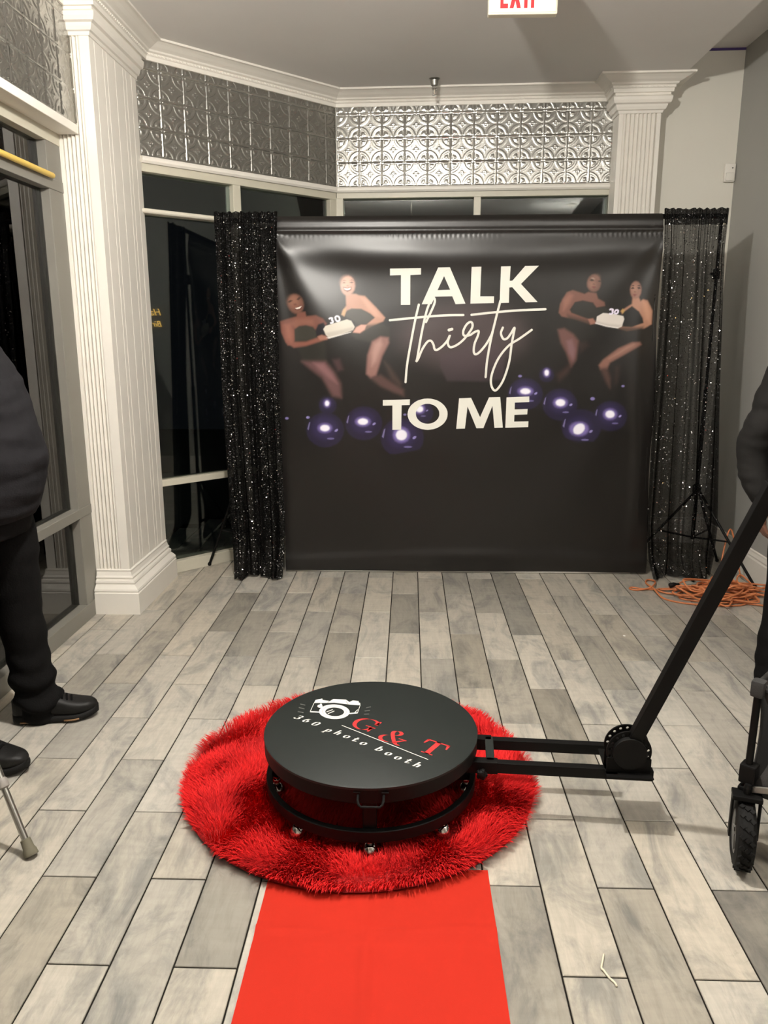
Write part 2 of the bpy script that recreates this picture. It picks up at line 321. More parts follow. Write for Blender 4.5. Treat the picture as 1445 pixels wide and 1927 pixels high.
FIGURES=[([(696,1476),(670,1404),(588,1343),(464,1301),(316,1287),(167,1301),(41,1343),(-44,1405),(-74,1477),(-44,1549),(39,1609),(162,1649),(308,1663),(455,1649),(579,1608),(664,1548)],(84,70,72),90,0.75),([(184,1360),(299,1382),(417,1440),(491,1433),(567,1375),(565,1213),(453,1202),(228,1205),(185,1287)],(78,62,70),10,0.5),([(-769,1553),(-729,1567),(-670,1583),(-664,1609),(-617,1609),(-610,1583),(-554,1589),(-513,1570),(-490,1542),(-509,1507),(-562,1502),(-635,1507),(-685,1419),(-728,1414),(-763,1492)],(128,76,62),6,1.0),([(-714,1543),(-671,1568),(-618,1573),(-571,1563),(-566,1532),(-635,1535),(-678,1512)],(150,98,80),16,0.7),([(-587,1674),(-592,1650),(-607,1630),(-629,1616),(-654,1611),(-679,1616),(-700,1630),(-713,1651),(-718,1675),(-712,1699),(-697,1719),(-676,1733),(-651,1737),(-626,1733),(-605,1719),(-591,1699)],(14,12,14),12,0.85),([(-626,1666),(-624,1644),(-630,1624),(-642,1608),(-660,1599),(-679,1599),(-697,1608),(-711,1623),(-720,1643),(-721,1665),(-715,1685),(-703,1701),(-686,1709),(-667,1709),(-649,1701),(-634,1686)],(122,80,64),8,1.0),([(-655,1670),(-658,1658),(-665,1648),(-675,1642),(-687,1639),(-699,1642),(-709,1648),(-716,1658),(-718,1670),(-715,1681),(-708,1691),(-698,1698),(-686,1700),(-674,1698),(-664,1691),(-657,1681)],(160,110,88),22,0.7),([(-653,1642),(-655,1636),(-659,1631),(-666,1628),(-674,1627),(-682,1628),(-689,1631),(-694,1636),(-695,1642),(-693,1648),(-689,1653),(-682,1656),(-674,1657),(-666,1656),(-659,1653),(-654,1648)],(150,95,75),14,0.5),([(-686,1507),(-656,1527),(-614,1532),(-572,1522),(-556,1502),(-552,1455),(-621,1435),(-685,1435)],(58,56,48),5,1.0),([(-556,1507),(-540,1537),(-508,1547),(-493,1522),(-507,1471),(-546,1476)],(22,20,30),5,1.0),([(-690,1435),(-547,1450),(-499,1450),(-496,1321),(-640,1321),(-660,1383)],(46,44,38),14,0.8),([(-761,1538),(-714,1543),(-688,1502),(-688,1435),(-616,1437),(-547,1460),(-536,1471),(-499,1471),(-482,1458),(-531,1437),(-616,1412),(-691,1401),(-738,1432),(-760,1492)],(140,84,68),7,1.0),([(-740,1533),(-709,1533),(-700,1476),(-706,1435),(-732,1461)],(170,105,85),16,0.6),([(-546,1466),(-520,1476),(-482,1460),(-489,1448),(-531,1445)],(175,120,100),5,0.9),([(-645,1321),(-501,1321),(-454,1263),(-413,1190),(-409,1105),(-462,1115),(-525,1226),(-598,1279)],(118,80,80),18,0.8),([(-576,1313),(-512,1310),(-460,1247),(-434,1190),(-482,1221),(-545,1279)],(150,105,108),14,0.7),([(-459,1331),(-416,1336),(-396,1274),(-428,1263)],(90,58,62),14,0.6),([(-723,1665),(-705,1677),(-689,1674),(-710,1661)],(50,30,26),3,0.8),([(-667,1680),(-651,1695),(-639,1690),(-655,1675)],(50,30,26),3,0.8),([(-682,1632),(-661,1637),(-632,1647),(-640,1624),(-659,1618),(-675,1621)],(96,38,36),3,0.9),([(-677,1630),(-658,1635),(-637,1642),(-648,1628),(-667,1625)],(236,226,214),2,1.0),([(-687,1655),(-671,1657),(-666,1647),(-682,1644)],(100,60,48),4,0.6),([(-311,1771),(-315,1751),(-326,1734),(-342,1723),(-361,1719),(-380,1723),(-396,1735),(-407,1752),(-410,1772),(-406,1792),(-395,1809),(-379,1820),(-360,1824),(-341,1820),(-325,1808),(-315,1791)],(70,50,44),8,0.7),([(-377,1714),(-317,1711),(-301,1704),(-265,1699),(-198,1633),(-145,1575),(-156,1554),(-235,1519),(-288,1486),(-335,1490),(-316,1519),(-287,1534),(-256,1536),(-206,1576),(-234,1600),(-286,1625),(-344,1627),(-376,1608),(-387,1585),(-402,1593),(-397,1613),(-375,1644)],(200,145,120),5,1.0),([(-286,1689),(-260,1684),(-198,1618),(-172,1577),(-203,1583),(-245,1623)],(222,166,140),14,0.7),([(-402,1593),(-391,1623),(-375,1634),(-378,1603),(-386,1583)],(205,165,110),4,0.9),([(-322,1756),(-326,1735),(-337,1718),(-351,1706),(-368,1703),(-384,1708),(-397,1721),(-405,1739),(-407,1760),(-402,1781),(-392,1798),(-377,1809),(-361,1813),(-345,1808),(-332,1795),(-324,1777)],(205,152,130),6,1.0),([(-342,1779),(-345,1768),(-352,1758),(-362,1751),(-374,1749),(-386,1751),(-396,1758),(-403,1768),(-405,1779),(-402,1791),(-395,1800),(-385,1807),(-373,1809),(-361,1807),(-351,1800),(-345,1790)],(222,172,150),18,0.7),([(-379,1583),(-370,1616),(-344,1625),(-287,1622),(-240,1597),(-211,1575),(-256,1539),(-303,1534),(-324,1552),(-371,1575)],(62,58,50),5,1.0),([(-324,1552),(-256,1534),(-161,1542),(-119,1521),(-114,1450),(-172,1470),(-235,1434),(-320,1450),(-346,1481)],(52,49,42),12,0.8),([(-335,1490),(-316,1519),(-287,1534),(-256,1532),(-266,1506),(-295,1486)],(226,164,145),4,1.0),([(-222,1437),(-172,1466),(-125,1460),(-122,1429),(-162,1352),(-199,1237),(-231,1224),(-258,1247),(-250,1357)],(150,106,98),10,1.0),([(-209,1424),(-172,1450),(-161,1419),(-199,1321),(-225,1294),(-225,1372)],(192,148,136),16,0.8),([(-236,1226),(-172,1242),(-109,1200),(-34,1153),(-31,1113),(-93,1137),(-173,1174)],(104,72,68),16,0.7),([(-151,1321),(-119,1294),(-45,1190),(-55,1169),(-109,1216)],(84,62,56),16,0.6),([(-392,1752),(-369,1745),(-343,1752),(-344,1734),(-366,1722),(-387,1732)],(120,56,48),3,0.9),([(-388,1745),(-369,1741),(-347,1747),(-351,1736),(-369,1732),(-383,1736)],(244,236,226),2,1.0),([(-397,1774),(-387,1779),(-376,1775),(-385,1771)],(70,45,38),3,0.8),([(-355,1776),(-342,1781),(-331,1776),(-342,1772)],(70,45,38),3,0.8),([(-398,1785),(-386,1791),(-374,1787),(-386,1786)],(80,52,44),3,0.7),([(-355,1788),(-341,1793),(-329,1787),(-342,1788)],(80,52,44),3,0.7),([(-374,1759),(-364,1762),(-357,1757),(-366,1754)],(160,108,92),3,0.7),([(-511,1509),(-498,1527),(-466,1537),(-424,1550),(-371,1565),(-345,1557),(-325,1522),(-335,1504),(-414,1476),(-478,1458),(-496,1476)],(214,208,196),3,1.0),([(-498,1486),(-424,1501),(-335,1522),(-335,1504),(-414,1476),(-478,1458)],(182,174,164),8,0.7),([(-494,1460),(-414,1478),(-345,1495),(-345,1490),(-414,1471),(-478,1454)],(225,220,215),2,0.8),([(-474,1563),(-462,1572),(-467,1579),(-480,1571)],(240,236,248),2,1.0),([(-467,1572),(-458,1565),(-452,1573),(-461,1579)],(240,236,248),2,1.0),([(-459,1571),(-465,1563),(-458,1558),(-451,1566)],(240,236,248),2,1.0),([(-464,1556),(-453,1551),(-449,1559),(-459,1564)],(240,236,248),2,1.0),([(-455,1557),(-460,1546),(-451,1543),(-447,1553)],(240,236,248),2,1.0),([(-455,1549),(-470,1549),(-470,1540),(-455,1540)],(240,236,248),2,1.0),([(-438,1574),(-426,1581),(-431,1589),(-443,1582)],(240,236,248),2,1.0),([(-431,1581),(-418,1574),(-413,1582),(-426,1589)],(240,236,248),2,1.0),([(-420,1577),(-418,1562),(-408,1563),(-411,1579)],(240,236,248),2,1.0),([(-416,1566),(-425,1557),(-418,1550),(-409,1560)],(240,236,248),2,1.0),([(-420,1558),(-433,1562),(-436,1553),(-423,1549)],(240,236,248),2,1.0),([(-430,1559),(-436,1579),(-445,1577),(-439,1556)],(240,236,248),2,1.0),([(1133,1786),(1130,1763),(1118,1743),(1100,1729),(1079,1725),(1056,1730),(1037,1743),(1023,1763),(1017,1787),(1020,1810),(1032,1830),(1050,1843),(1071,1848),(1094,1843),(1113,1830),(1127,1810)],(26,20,18),16,0.9),([(875,1601),(881,1651),(916,1716),(950,1729),(1020,1707),(1041,1718),(1088,1711),(1100,1680),(1138,1660),(1143,1639),(1093,1629),(1072,1658),(1012,1670),(968,1661),(939,1618),(949,1602),(1037,1570),(1077,1569),(1099,1538),(1059,1533),(989,1557),(894,1580)],(124,80,66),5,1.0),([(899,1675),(931,1709),(952,1699),(934,1651),(902,1613)],(160,106,90),16,0.7),([(1111,1765),(1108,1747),(1100,1731),(1087,1721),(1072,1718),(1056,1722),(1043,1734),(1034,1750),(1031,1770),(1034,1788),(1043,1804),(1056,1814),(1071,1817),(1086,1812),(1099,1801),(1108,1785)],(118,80,66),6,1.0),([(1083,1760),(1082,1751),(1077,1744),(1071,1739),(1062,1737),(1054,1739),(1046,1744),(1041,1751),(1039,1761),(1040,1770),(1044,1777),(1051,1782),(1060,1784),(1068,1782),(1075,1777),(1081,1769)],(160,112,92),16,0.6),([(1102,1800),(1101,1795),(1097,1790),(1091,1787),(1084,1786),(1076,1788),(1070,1791),(1065,1795),(1063,1801),(1065,1806),(1069,1811),(1075,1814),(1082,1815),(1090,1814),(1096,1811),(1101,1806)],(140,98,82),14,0.5),([(946,1615),(968,1659),(1012,1667),(1067,1655),(1093,1629),(1142,1634),(1168,1612),(1159,1593),(1105,1593),(1094,1554),(1047,1568),(952,1602)],(40,38,34),4,1.0),([(928,1589),(1098,1545),(1103,1467),(1000,1438),(931,1516)],(34,32,28),16,0.7),([(1048,1564),(1077,1569),(1099,1540),(1064,1533)],(165,112,94),4,0.9),([(875,1504),(912,1512),(968,1477),(1000,1438),(991,1330),(963,1290),(931,1370),(896,1429)],(112,74,68),12,1.0),([(930,1438),(960,1448),(983,1389),(976,1320),(944,1370)],(140,104,112),12,0.6),([(957,1305),(988,1330),(945,1251),(897,1206),(883,1241)],(74,50,46),20,0.7),([(1001,1428),(1045,1438),(1066,1409),(1014,1370)],(60,42,38),14,0.6),([(1045,1784),(1059,1793),(1072,1781),(1057,1778)],(34,22,20),2,0.8),([(1092,1779),(1103,1784),(1114,1775),(1102,1773)],(34,22,20),2,0.8),([(1054,1796),(1064,1797),(1074,1790),(1063,1792)],(235,215,200),4,0.35),([(1059,1747),(1071,1751),(1086,1746),(1073,1736)],(120,60,56),3,0.9),([(1063,1763),(1071,1766),(1079,1760),(1071,1758)],(80,50,42),3,0.6),([(1372,1741),(1370,1721),(1360,1704),(1344,1692),(1324,1688),(1305,1692),(1287,1704),(1275,1721),(1270,1741),(1272,1761),(1282,1778),(1298,1789),(1317,1793),(1337,1789),(1354,1777),(1367,1760)],(18,14,14),10,0.9),([(1325,1755),(1360,1741),(1382,1674),(1346,1660),(1320,1679)],(14,11,11),8,0.9),([(1237,1610),(1298,1650),(1300,1689),(1334,1688),(1346,1665),(1360,1676),(1385,1669),(1418,1612),(1420,1535),(1377,1510),(1279,1495),(1229,1509),(1242,1526),(1302,1520),(1369,1541),(1365,1569),(1340,1606),(1299,1637),(1252,1604),(1245,1593)],(176,124,98),5,1.0),([(1360,1665),(1386,1655),(1411,1602),(1408,1544),(1382,1564),(1369,1612)],(206,152,122),14,0.7),([(1237,1610),(1246,1622),(1259,1615),(1250,1593)],(200,160,80),4,0.9),([(1347,1727),(1345,1708),(1338,1692),(1328,1682),(1315,1679),(1303,1683),(1292,1695),(1285,1711),(1282,1731),(1284,1749),(1291,1765),(1301,1775),(1313,1778),(1326,1774),(1336,1763),(1344,1746)],(150,106,90),5,1.0),([(1324,1736),(1323,1727),(1320,1719),(1315,1714),(1308,1712),(1301,1714),(1295,1719),(1291,1727),(1289,1736),(1290,1745),(1293,1753),(1298,1758),(1305,1760),(1312,1758),(1318,1753),(1322,1745)],(186,140,120),12,0.6),([(1248,1593),(1299,1635),(1340,1605),(1370,1545),(1307,1520),(1253,1521),(1256,1574)],(20,18,17),4,1.0),([(1253,1521),(1371,1520),(1372,1433),(1313,1433),(1236,1399),(1135,1419),(1130,1506)],(22,19,18),14,0.8),([(1357,1432),(1367,1418),(1268,1357),(1192,1313),(1176,1276),(1139,1273),(1127,1298),(1151,1330),(1236,1396),(1313,1431)],(138,94,80),8,1.0),([(1285,1404),(1324,1418),(1238,1364),(1185,1335)],(178,132,114),12,0.7),([(1134,1281),(1176,1286),(1200,1221),(1201,1161),(1174,1201)],(84,56,50),14,0.8),([(1223,1290),(1248,1295),(1244,1196),(1225,1181)],(56,38,34),14,0.7),([(1286,1738),(1298,1746),(1307,1737),(1296,1734)],(26,18,18),2,0.9),([(1322,1741),(1335,1746),(1343,1737),(1331,1733)],(26,18,18),2,0.9),([(1286,1753),(1299,1757),(1306,1751),(1296,1750)],(20,14,14),2,0.8),([(1320,1753),(1333,1757),(1344,1749),(1331,1750)],(20,14,14),2,0.8),([(1299,1703),(1310,1707),(1323,1702),(1311,1692)],(130,70,66),3,0.9),([(1303,1719),(1310,1724),(1319,1717),(1310,1713)],(110,74,62),3,0.6),([(1099,1579),(1134,1599),(1199,1593),(1253,1581),(1260,1564),(1248,1521),(1228,1513),(1159,1523),(1096,1543)],(212,205,198),3,1.0),([(1098,1552),(1158,1538),(1249,1530),(1228,1513),(1159,1523),(1096,1543)],(184,176,170),8,0.7),([(1091,1545),(1158,1527),(1228,1516),(1229,1511),(1159,1521),(1091,1539)],(228,222,218),2,0.9),([(1172,1613),(1184,1618),(1180,1626),(1168,1621)],(238,230,250),2,1.0),([(1180,1618),(1191,1612),(1195,1620),(1184,1626)],(238,230,250),2,1.0),([(1190,1619),(1182,1612),(1189,1605),(1196,1613)],(238,230,250),2,1.0),([(1183,1605),(1190,1599),(1196,1606),(1188,1612)],(238,230,250),2,1.0),([(1190,1606),(1181,1596),(1188,1590),(1196,1600)],(238,230,250),2,1.0),([(1185,1597),(1170,1599),(1170,1591),(1184,1589)],(238,230,250),2,1.0),([(1205,1607),(1215,1614),(1209,1621),(1200,1614)],(238,230,250),2,1.0),([(1211,1613),(1221,1610),(1223,1618),(1213,1621)],(238,230,250),2,1.0),([(1217,1615),(1216,1600),(1225,1599),(1226,1614)],(238,230,250),2,1.0),([(1218,1603),(1207,1597),(1212,1589),(1223,1596)],(238,230,250),2,1.0),([(1211,1597),(1203,1602),(1199,1594),(1207,1589)],(238,230,250),2,1.0),([(1206,1597),(1207,1610),(1198,1611),(1197,1599)],(238,230,250),2,1.0),([(-438,1058),(-441,1043),(-449,1029),(-461,1017),(-477,1010),(-494,1008),(-511,1010),(-526,1017),(-538,1028),(-545,1042),(-548,1058),(-545,1073),(-537,1087),(-524,1098),(-509,1106),(-492,1108),(-475,1106),(-460,1099),(-448,1087),(-440,1074)],(36,29,60),4,0.9),([(-461,1071),(-464,1058),(-472,1048),(-484,1041),(-498,1038),(-512,1041),(-523,1048),(-531,1058),(-534,1071),(-531,1083),(-523,1094),(-511,1101),(-497,1103),(-483,1101),(-471,1094),(-464,1083)],(54,42,92),22,0.6),([(-478,1071),(-480,1062),(-484,1054),(-490,1049),(-498,1047),(-505,1049),(-511,1054),(-515,1062),(-517,1071),(-515,1080),(-511,1088),(-504,1093),(-497,1095),(-490,1093),(-483,1088),(-479,1080)],(128,110,186),10,0.9),([(-484,1071),(-486,1065),(-488,1059),(-493,1056),(-498,1055),(-503,1056),(-507,1059),(-509,1065),(-510,1071),(-509,1077),(-506,1082),(-502,1086),(-497,1087),(-492,1086),(-488,1082),(-485,1077)],(244,242,255),4,1.0),([(148,1016),(145,994),(134,974),(117,958),(96,948),(72,945),(48,948),(26,958),(9,974),(-2,994),(-6,1015),(-2,1037),(9,1057),(25,1073),(47,1083),(71,1086),(94,1083),(116,1073),(133,1057),(144,1038)],(36,29,60),4,0.9),([(114,1037),(110,1019),(99,1004),(83,994),(63,990),(44,994),(27,1004),(16,1019),(12,1036),(16,1054),(27,1069),(43,1079),(63,1082),(82,1079),(99,1069),(110,1054)],(54,42,92),22,0.6),([(97,1037),(94,1025),(87,1016),(76,1010),(63,1008),(50,1010),(39,1016),(32,1025),(29,1036),(32,1047),(39,1057),(50,1063),(63,1065),(76,1063),(87,1057),(94,1048)],(128,110,186),10,0.9),([(85,1036),(84,1029),(79,1023),(72,1019),(63,1017),(55,1019),(47,1023),(42,1029),(41,1036),(42,1044),(47,1050),(54,1054),(63,1056),(71,1054),(79,1050),(84,1044)],(244,242,255),4,1.0),([(116,1032),(116,1028),(112,1024),(107,1022),(103,1023),(103,1027),(107,1031),(112,1033)],(150,140,205),2,0.9),([(102,994),(98,991),(87,990),(76,991),(71,994),(76,997),(87,998),(97,997)],(120,110,170),2,0.8),([(-1,1019),(6,1045),(11,1048),(5,1014)],(150,140,200),2,0.6),([(-394,910),(-401,876),(-418,846),(-444,822),(-477,807),(-514,801),(-550,806),(-582,822),(-608,846),(-624,876),(-629,909),(-622,942),(-605,972),(-579,996),(-546,1011),(-510,1017),(-474,1011),(-441,996),(-416,973),(-400,943)],(36,29,60),4,0.9),([(-436,921),(-442,894),(-459,871),(-485,856),(-514,850),(-544,856),(-569,871),(-585,894),(-590,921),(-584,947),(-567,970),(-541,985),(-512,991),(-482,985),(-458,970),(-441,948)],(54,42,92),22,0.6),([(-469,921),(-473,910),(-482,900),(-497,894),(-514,892),(-530,894),(-545,900),(-554,910),(-557,921),(-553,932),(-544,941),(-529,948),(-513,950),(-496,948),(-482,942),(-472,932)],(128,110,186),10,0.9),([(-484,921),(-486,913),(-493,907),(-502,903),(-513,901),(-525,903),(-534,907),(-540,913),(-542,921),(-540,928),(-533,935),(-524,939),(-513,940),(-502,939),(-492,935),(-486,928)],(244,242,255),4,1.0),([(-433,914),(-433,908),(-439,901),(-447,898),(-453,900),(-453,906),(-447,913),(-439,916)],(150,140,205),2,0.9),([(-455,856),(-462,852),(-479,850),(-496,852),(-502,856),(-496,860),(-479,862),(-462,861)],(120,110,170),2,0.8),([(-621,915),(-609,954),(-602,958),(-613,907)],(150,140,200),2,0.6),([(-162,951),(-168,919),(-184,889),(-209,866),(-241,851),(-276,846),(-312,851),(-343,866),(-368,889),(-384,918),(-389,950),(-383,982),(-367,1011),(-341,1034),(-310,1049),(-275,1054),(-240,1049),(-209,1035),(-184,1012),(-168,983)],(36,29,60),4,0.9),([(-206,960),(-211,934),(-228,912),(-252,897),(-281,892),(-310,897),(-334,912),(-350,934),(-355,960),(-349,986),(-333,1008),(-309,1023),(-280,1028),(-251,1023),(-227,1008),(-211,986)],(54,42,92),22,0.6),([(-234,960),(-238,949),(-248,940),(-263,933),(-281,931),(-298,933),(-313,940),(-323,949),(-327,960),(-323,971),(-313,981),(-298,987),(-280,989),(-263,987),(-248,981),(-238,971)],(128,110,186),10,0.9),([(-250,960),(-252,953),(-259,947),(-269,942),(-281,941),(-292,942),(-302,946),(-309,953),(-311,960),(-309,968),(-302,974),(-292,978),(-280,980),(-269,978),(-259,974),(-252,968)],(244,242,255),4,1.0),([(-203,953),(-203,947),(-209,941),(-216,938),(-222,940),(-222,946),(-216,952),(-209,955)],(150,140,205),2,0.9),([(-224,898),(-231,894),(-247,892),(-263,894),(-270,898),(-263,902),(-247,904),(-231,902)],(120,110,170),2,0.8),([(-381,956),(-370,993),(-364,998),(-373,948)],(150,140,200),2,0.6),([(92,862),(86,824),(67,790),(38,782),(1,776),(-40,768),(-82,760),(-119,762),(-149,789),(-167,823),(-174,861),(-167,899),(-148,934),(-119,961),(-82,978),(-41,984),(0,978),(37,961),(66,934),(85,900)],(36,29,60),4,0.9),([(42,878),(36,848),(17,822),(-12,804),(-45,798),(-79,804),(-108,821),(-127,847),(-133,878),(-127,908),(-108,934),(-79,952),(-46,958),(-13,952),(16,935),(35,909)],(54,42,92),22,0.6),([(5,878),(2,860),(-9,844),(-26,833),(-46,829),(-65,833),(-82,843),(-93,859),(-97,878),(-93,897),(-82,912),(-65,923),(-46,927),(-26,923),(-10,913),(1,897)],(128,110,186),10,0.9),([(-12,878),(-14,866),(-22,855),(-33,848),(-46,846),(-59,848),(-70,855),(-77,866),(-80,878),(-77,890),(-70,901),(-59,908),(-46,911),(-33,908),(-22,901),(-14,891)],(244,242,255),4,1.0),([(45,870),(45,863),(39,856),(30,852),(23,855),(23,862),(30,869),(39,872)],(150,140,205),2,0.9),([(21,805),(13,800),(-5,798),(-24,800),(-32,805),(-24,809),(-5,811),(13,809)],(120,110,170),2,0.8),([(-165,868),(-152,912),(-144,918),(-155,859)],(150,140,200),2,0.6),([(865,1238),(863,1226),(858,1214),(848,1205),(836,1200),(823,1198),(809,1200),(796,1205),(786,1214),(779,1226),(777,1238),(778,1250),(784,1262),(794,1271),(806,1276),(819,1278),(833,1276),(845,1271),(855,1262),(862,1250)],(36,29,60),4,0.9),([(849,1254),(848,1244),(842,1235),(832,1229),(821,1227),(810,1229),(800,1235),(794,1244),(791,1254),(793,1264),(799,1272),(808,1278),(819,1280),(830,1278),(840,1272),(847,1264)],(54,42,92),22,0.6),([(839,1254),(838,1244),(834,1235),(829,1230),(821,1228),(814,1230),(808,1235),(803,1244),(801,1254),(802,1263),(806,1272),(812,1277),(819,1279),(826,1277),(833,1272),(837,1263)],(128,110,186),10,0.9),([(833,1254),(832,1247),(830,1241),(826,1238),(821,1236),(816,1238),(812,1241),(809,1247),(808,1254),(808,1260),(811,1266),(815,1269),(819,1271),(824,1269),(829,1266),(832,1260)],(244,242,255),4,1.0),([(804,1128),(800,1098),(786,1072),(764,1050),(735,1036),(703,1032),(670,1036),(640,1050),(616,1071),(601,1098),(594,1128),(599,1157),(612,1184),(635,1205),(663,1219),(695,1223),(728,1219),(757,1205),(781,1184),(797,1158)],(36,29,60),4,0.9),([(767,1144),(763,1120),(749,1100),(727,1086),(701,1081),(674,1086),(651,1099),(636,1120),(629,1144),(634,1168),(648,1188),(670,1201),(696,1206),(723,1201),(745,1188),(761,1168)],(54,42,92),22,0.6),([(744,1144),(741,1134),(731,1125),(717,1120),(700,1118),(682,1120),(667,1125),(657,1134),(653,1144),(656,1154),(666,1162),(680,1168),(697,1170),(715,1168),(730,1162),(740,1154)],(128,110,186),10,0.9),([(729,1144),(727,1137),(720,1131),(711,1128),(699,1126),(688,1128),(678,1131),(671,1137),(668,1144),(670,1150),(677,1156),(686,1160),(698,1161),(709,1160),(719,1156),(726,1150)],(244,242,255),4,1.0),([(770,1137),(770,1132),(766,1126),(758,1123),(753,1125),(753,1131),(758,1136),(765,1139)],(150,140,205),2,0.9),([(753,1086),(747,1083),(732,1081),(718,1083),(711,1086),(717,1090),(732,1092),(747,1090)],(120,110,170),2,0.8),([(602,1133),(610,1167),(616,1172),(609,1126)],(150,140,200),2,0.6),([(1013,1065),(1009,1035),(996,1008),(974,987),(945,973),(913,968),(880,973),(850,986),(826,1008),(810,1035),(803,1065),(807,1094),(821,1121),(843,1142),(871,1156),(903,1161),(936,1156),(966,1143),(990,1121),(1006,1095)],(36,29,60),4,0.9),([(980,1076),(976,1052),(962,1032),(940,1018),(914,1013),(887,1018),(864,1031),(848,1052),(842,1076),(846,1100),(860,1120),(881,1134),(908,1139),(934,1134),(957,1120),(973,1100)],(54,42,92),22,0.6),([(953,1076),(951,1064),(942,1054),(928,1047),(912,1045),(896,1047),(881,1054),(872,1064),(868,1076),(871,1088),(879,1098),(893,1104),(909,1107),(926,1105),(940,1098),(950,1088)],(128,110,186),10,0.9),([(939,1076),(937,1068),(932,1061),(923,1057),(912,1055),(901,1057),(891,1061),(885,1068),(882,1076),(884,1084),(890,1091),(899,1095),(910,1097),(921,1095),(930,1091),(937,1084)],(244,242,255),4,1.0),([(982,1069),(983,1064),(978,1058),(971,1056),(966,1058),(965,1063),(970,1069),(977,1071)],(150,140,205),2,0.9),([(966,1018),(960,1015),(945,1013),(930,1015),(924,1018),(930,1022),(945,1024),(960,1022)],(120,110,170),2,0.8),([(810,1070),(818,1104),(824,1109),(818,1063)],(150,140,200),2,0.6),([(1311,997),(1308,969),(1296,944),(1276,923),(1249,910),(1219,906),(1188,910),(1160,923),(1137,943),(1121,969),(1115,997),(1118,1025),(1130,1050),(1151,1070),(1177,1083),(1207,1088),(1238,1083),(1266,1070),(1289,1050),(1304,1025)],(36,29,60),4,0.9),([(1274,1008),(1270,986),(1258,966),(1237,953),(1213,949),(1188,953),(1166,966),(1151,985),(1144,1008),(1148,1031),(1161,1050),(1181,1063),(1205,1067),(1230,1063),(1252,1050),(1267,1031)],(54,42,92),22,0.6),([(1250,1008),(1247,995),(1239,985),(1227,977),(1211,975),(1196,977),(1182,984),(1173,995),(1169,1008),(1171,1021),(1179,1032),(1192,1039),(1207,1042),(1223,1039),(1236,1032),(1246,1021)],(128,110,186),10,0.9),([(1236,1008),(1235,1000),(1229,992),(1221,988),(1211,986),(1200,987),(1191,992),(1185,1000),(1182,1008),(1184,1017),(1189,1024),(1198,1029),(1208,1030),(1218,1029),(1227,1024),(1233,1017)],(244,242,255),4,1.0),([(1277,1002),(1277,997),(1272,991),(1266,989),(1261,991),(1261,996),(1265,1001),(1272,1004)],(150,140,205),2,0.9),([(1262,954),(1256,950),(1242,949),(1228,950),(1222,954),(1228,957),(1242,959),(1256,957)],(120,110,170),2,0.8),([(1121,1002),(1128,1034),(1134,1038),(1129,995)],(150,140,200),2,0.6),([(1160,930),(1156,896),(1141,865),(1117,841),(1084,842),(1047,846),(1010,849),(977,853),(950,865),(932,895),(924,929),(928,963),(944,993),(968,1017),(1000,1033),(1036,1038),(1073,1033),(1106,1018),(1134,994),(1152,963)],(36,29,60),4,0.9),([(1108,918),(1104,891),(1088,868),(1064,852),(1034,846),(1004,852),(978,867),(959,891),(952,918),(957,945),(972,968),(997,984),(1026,989),(1056,984),(1082,969),(1100,946)],(54,42,92),22,0.6),([(1087,918),(1084,902),(1072,887),(1054,878),(1032,875),(1010,878),(991,887),(978,901),(973,918),(976,935),(988,949),(1006,958),(1028,961),(1050,958),(1069,949),(1082,935)],(128,110,186),10,0.9),([(1058,943),(1063,933),(1064,920),(1059,907),(1050,896),(1038,888),(1024,885),(1012,887),(1002,893),(997,904),(996,916),(1001,929),(1010,940),(1023,948),(1036,951),(1048,950)],(244,242,255),4,1.0),([(1111,911),(1111,905),(1106,898),(1098,895),(1092,897),(1092,903),(1097,910),(1105,913)],(150,140,205),2,0.9),([(1093,853),(1086,848),(1069,847),(1053,848),(1045,852),(1052,857),(1069,859),(1086,857)],(120,110,170),2,0.8),([(932,935),(941,974),(948,979),(941,927)],(150,140,200),2,0.6),([(-735,979),(-738,973),(-746,971),(-754,973),(-757,979),(-754,984),(-746,987),(-738,984)],(140,128,196),3,0.9),([(-604,985),(-608,980),(-616,977),(-624,980),(-627,985),(-624,991),(-616,993),(-608,991)],(140,128,196),3,0.9),([(675,1233),(671,1228),(664,1226),(656,1228),(652,1233),(655,1239),(663,1241),(671,1239)],(140,128,196),3,0.9),([(1115,1100),(1111,1093),(1101,1090),(1091,1093),(1087,1100),(1090,1107),(1100,1110),(1110,1107)],(140,128,196),3,0.9),([(1285,1176),(1283,1171),(1276,1169),(1269,1171),(1266,1176),(1269,1180),(1275,1182),(1282,1180)],(140,128,196),3,0.9),([(-16,1003),(-18,998),(-25,996),(-32,998),(-35,1003),(-32,1007),(-25,1009),(-18,1007)],(140,128,196),3,0.9)]
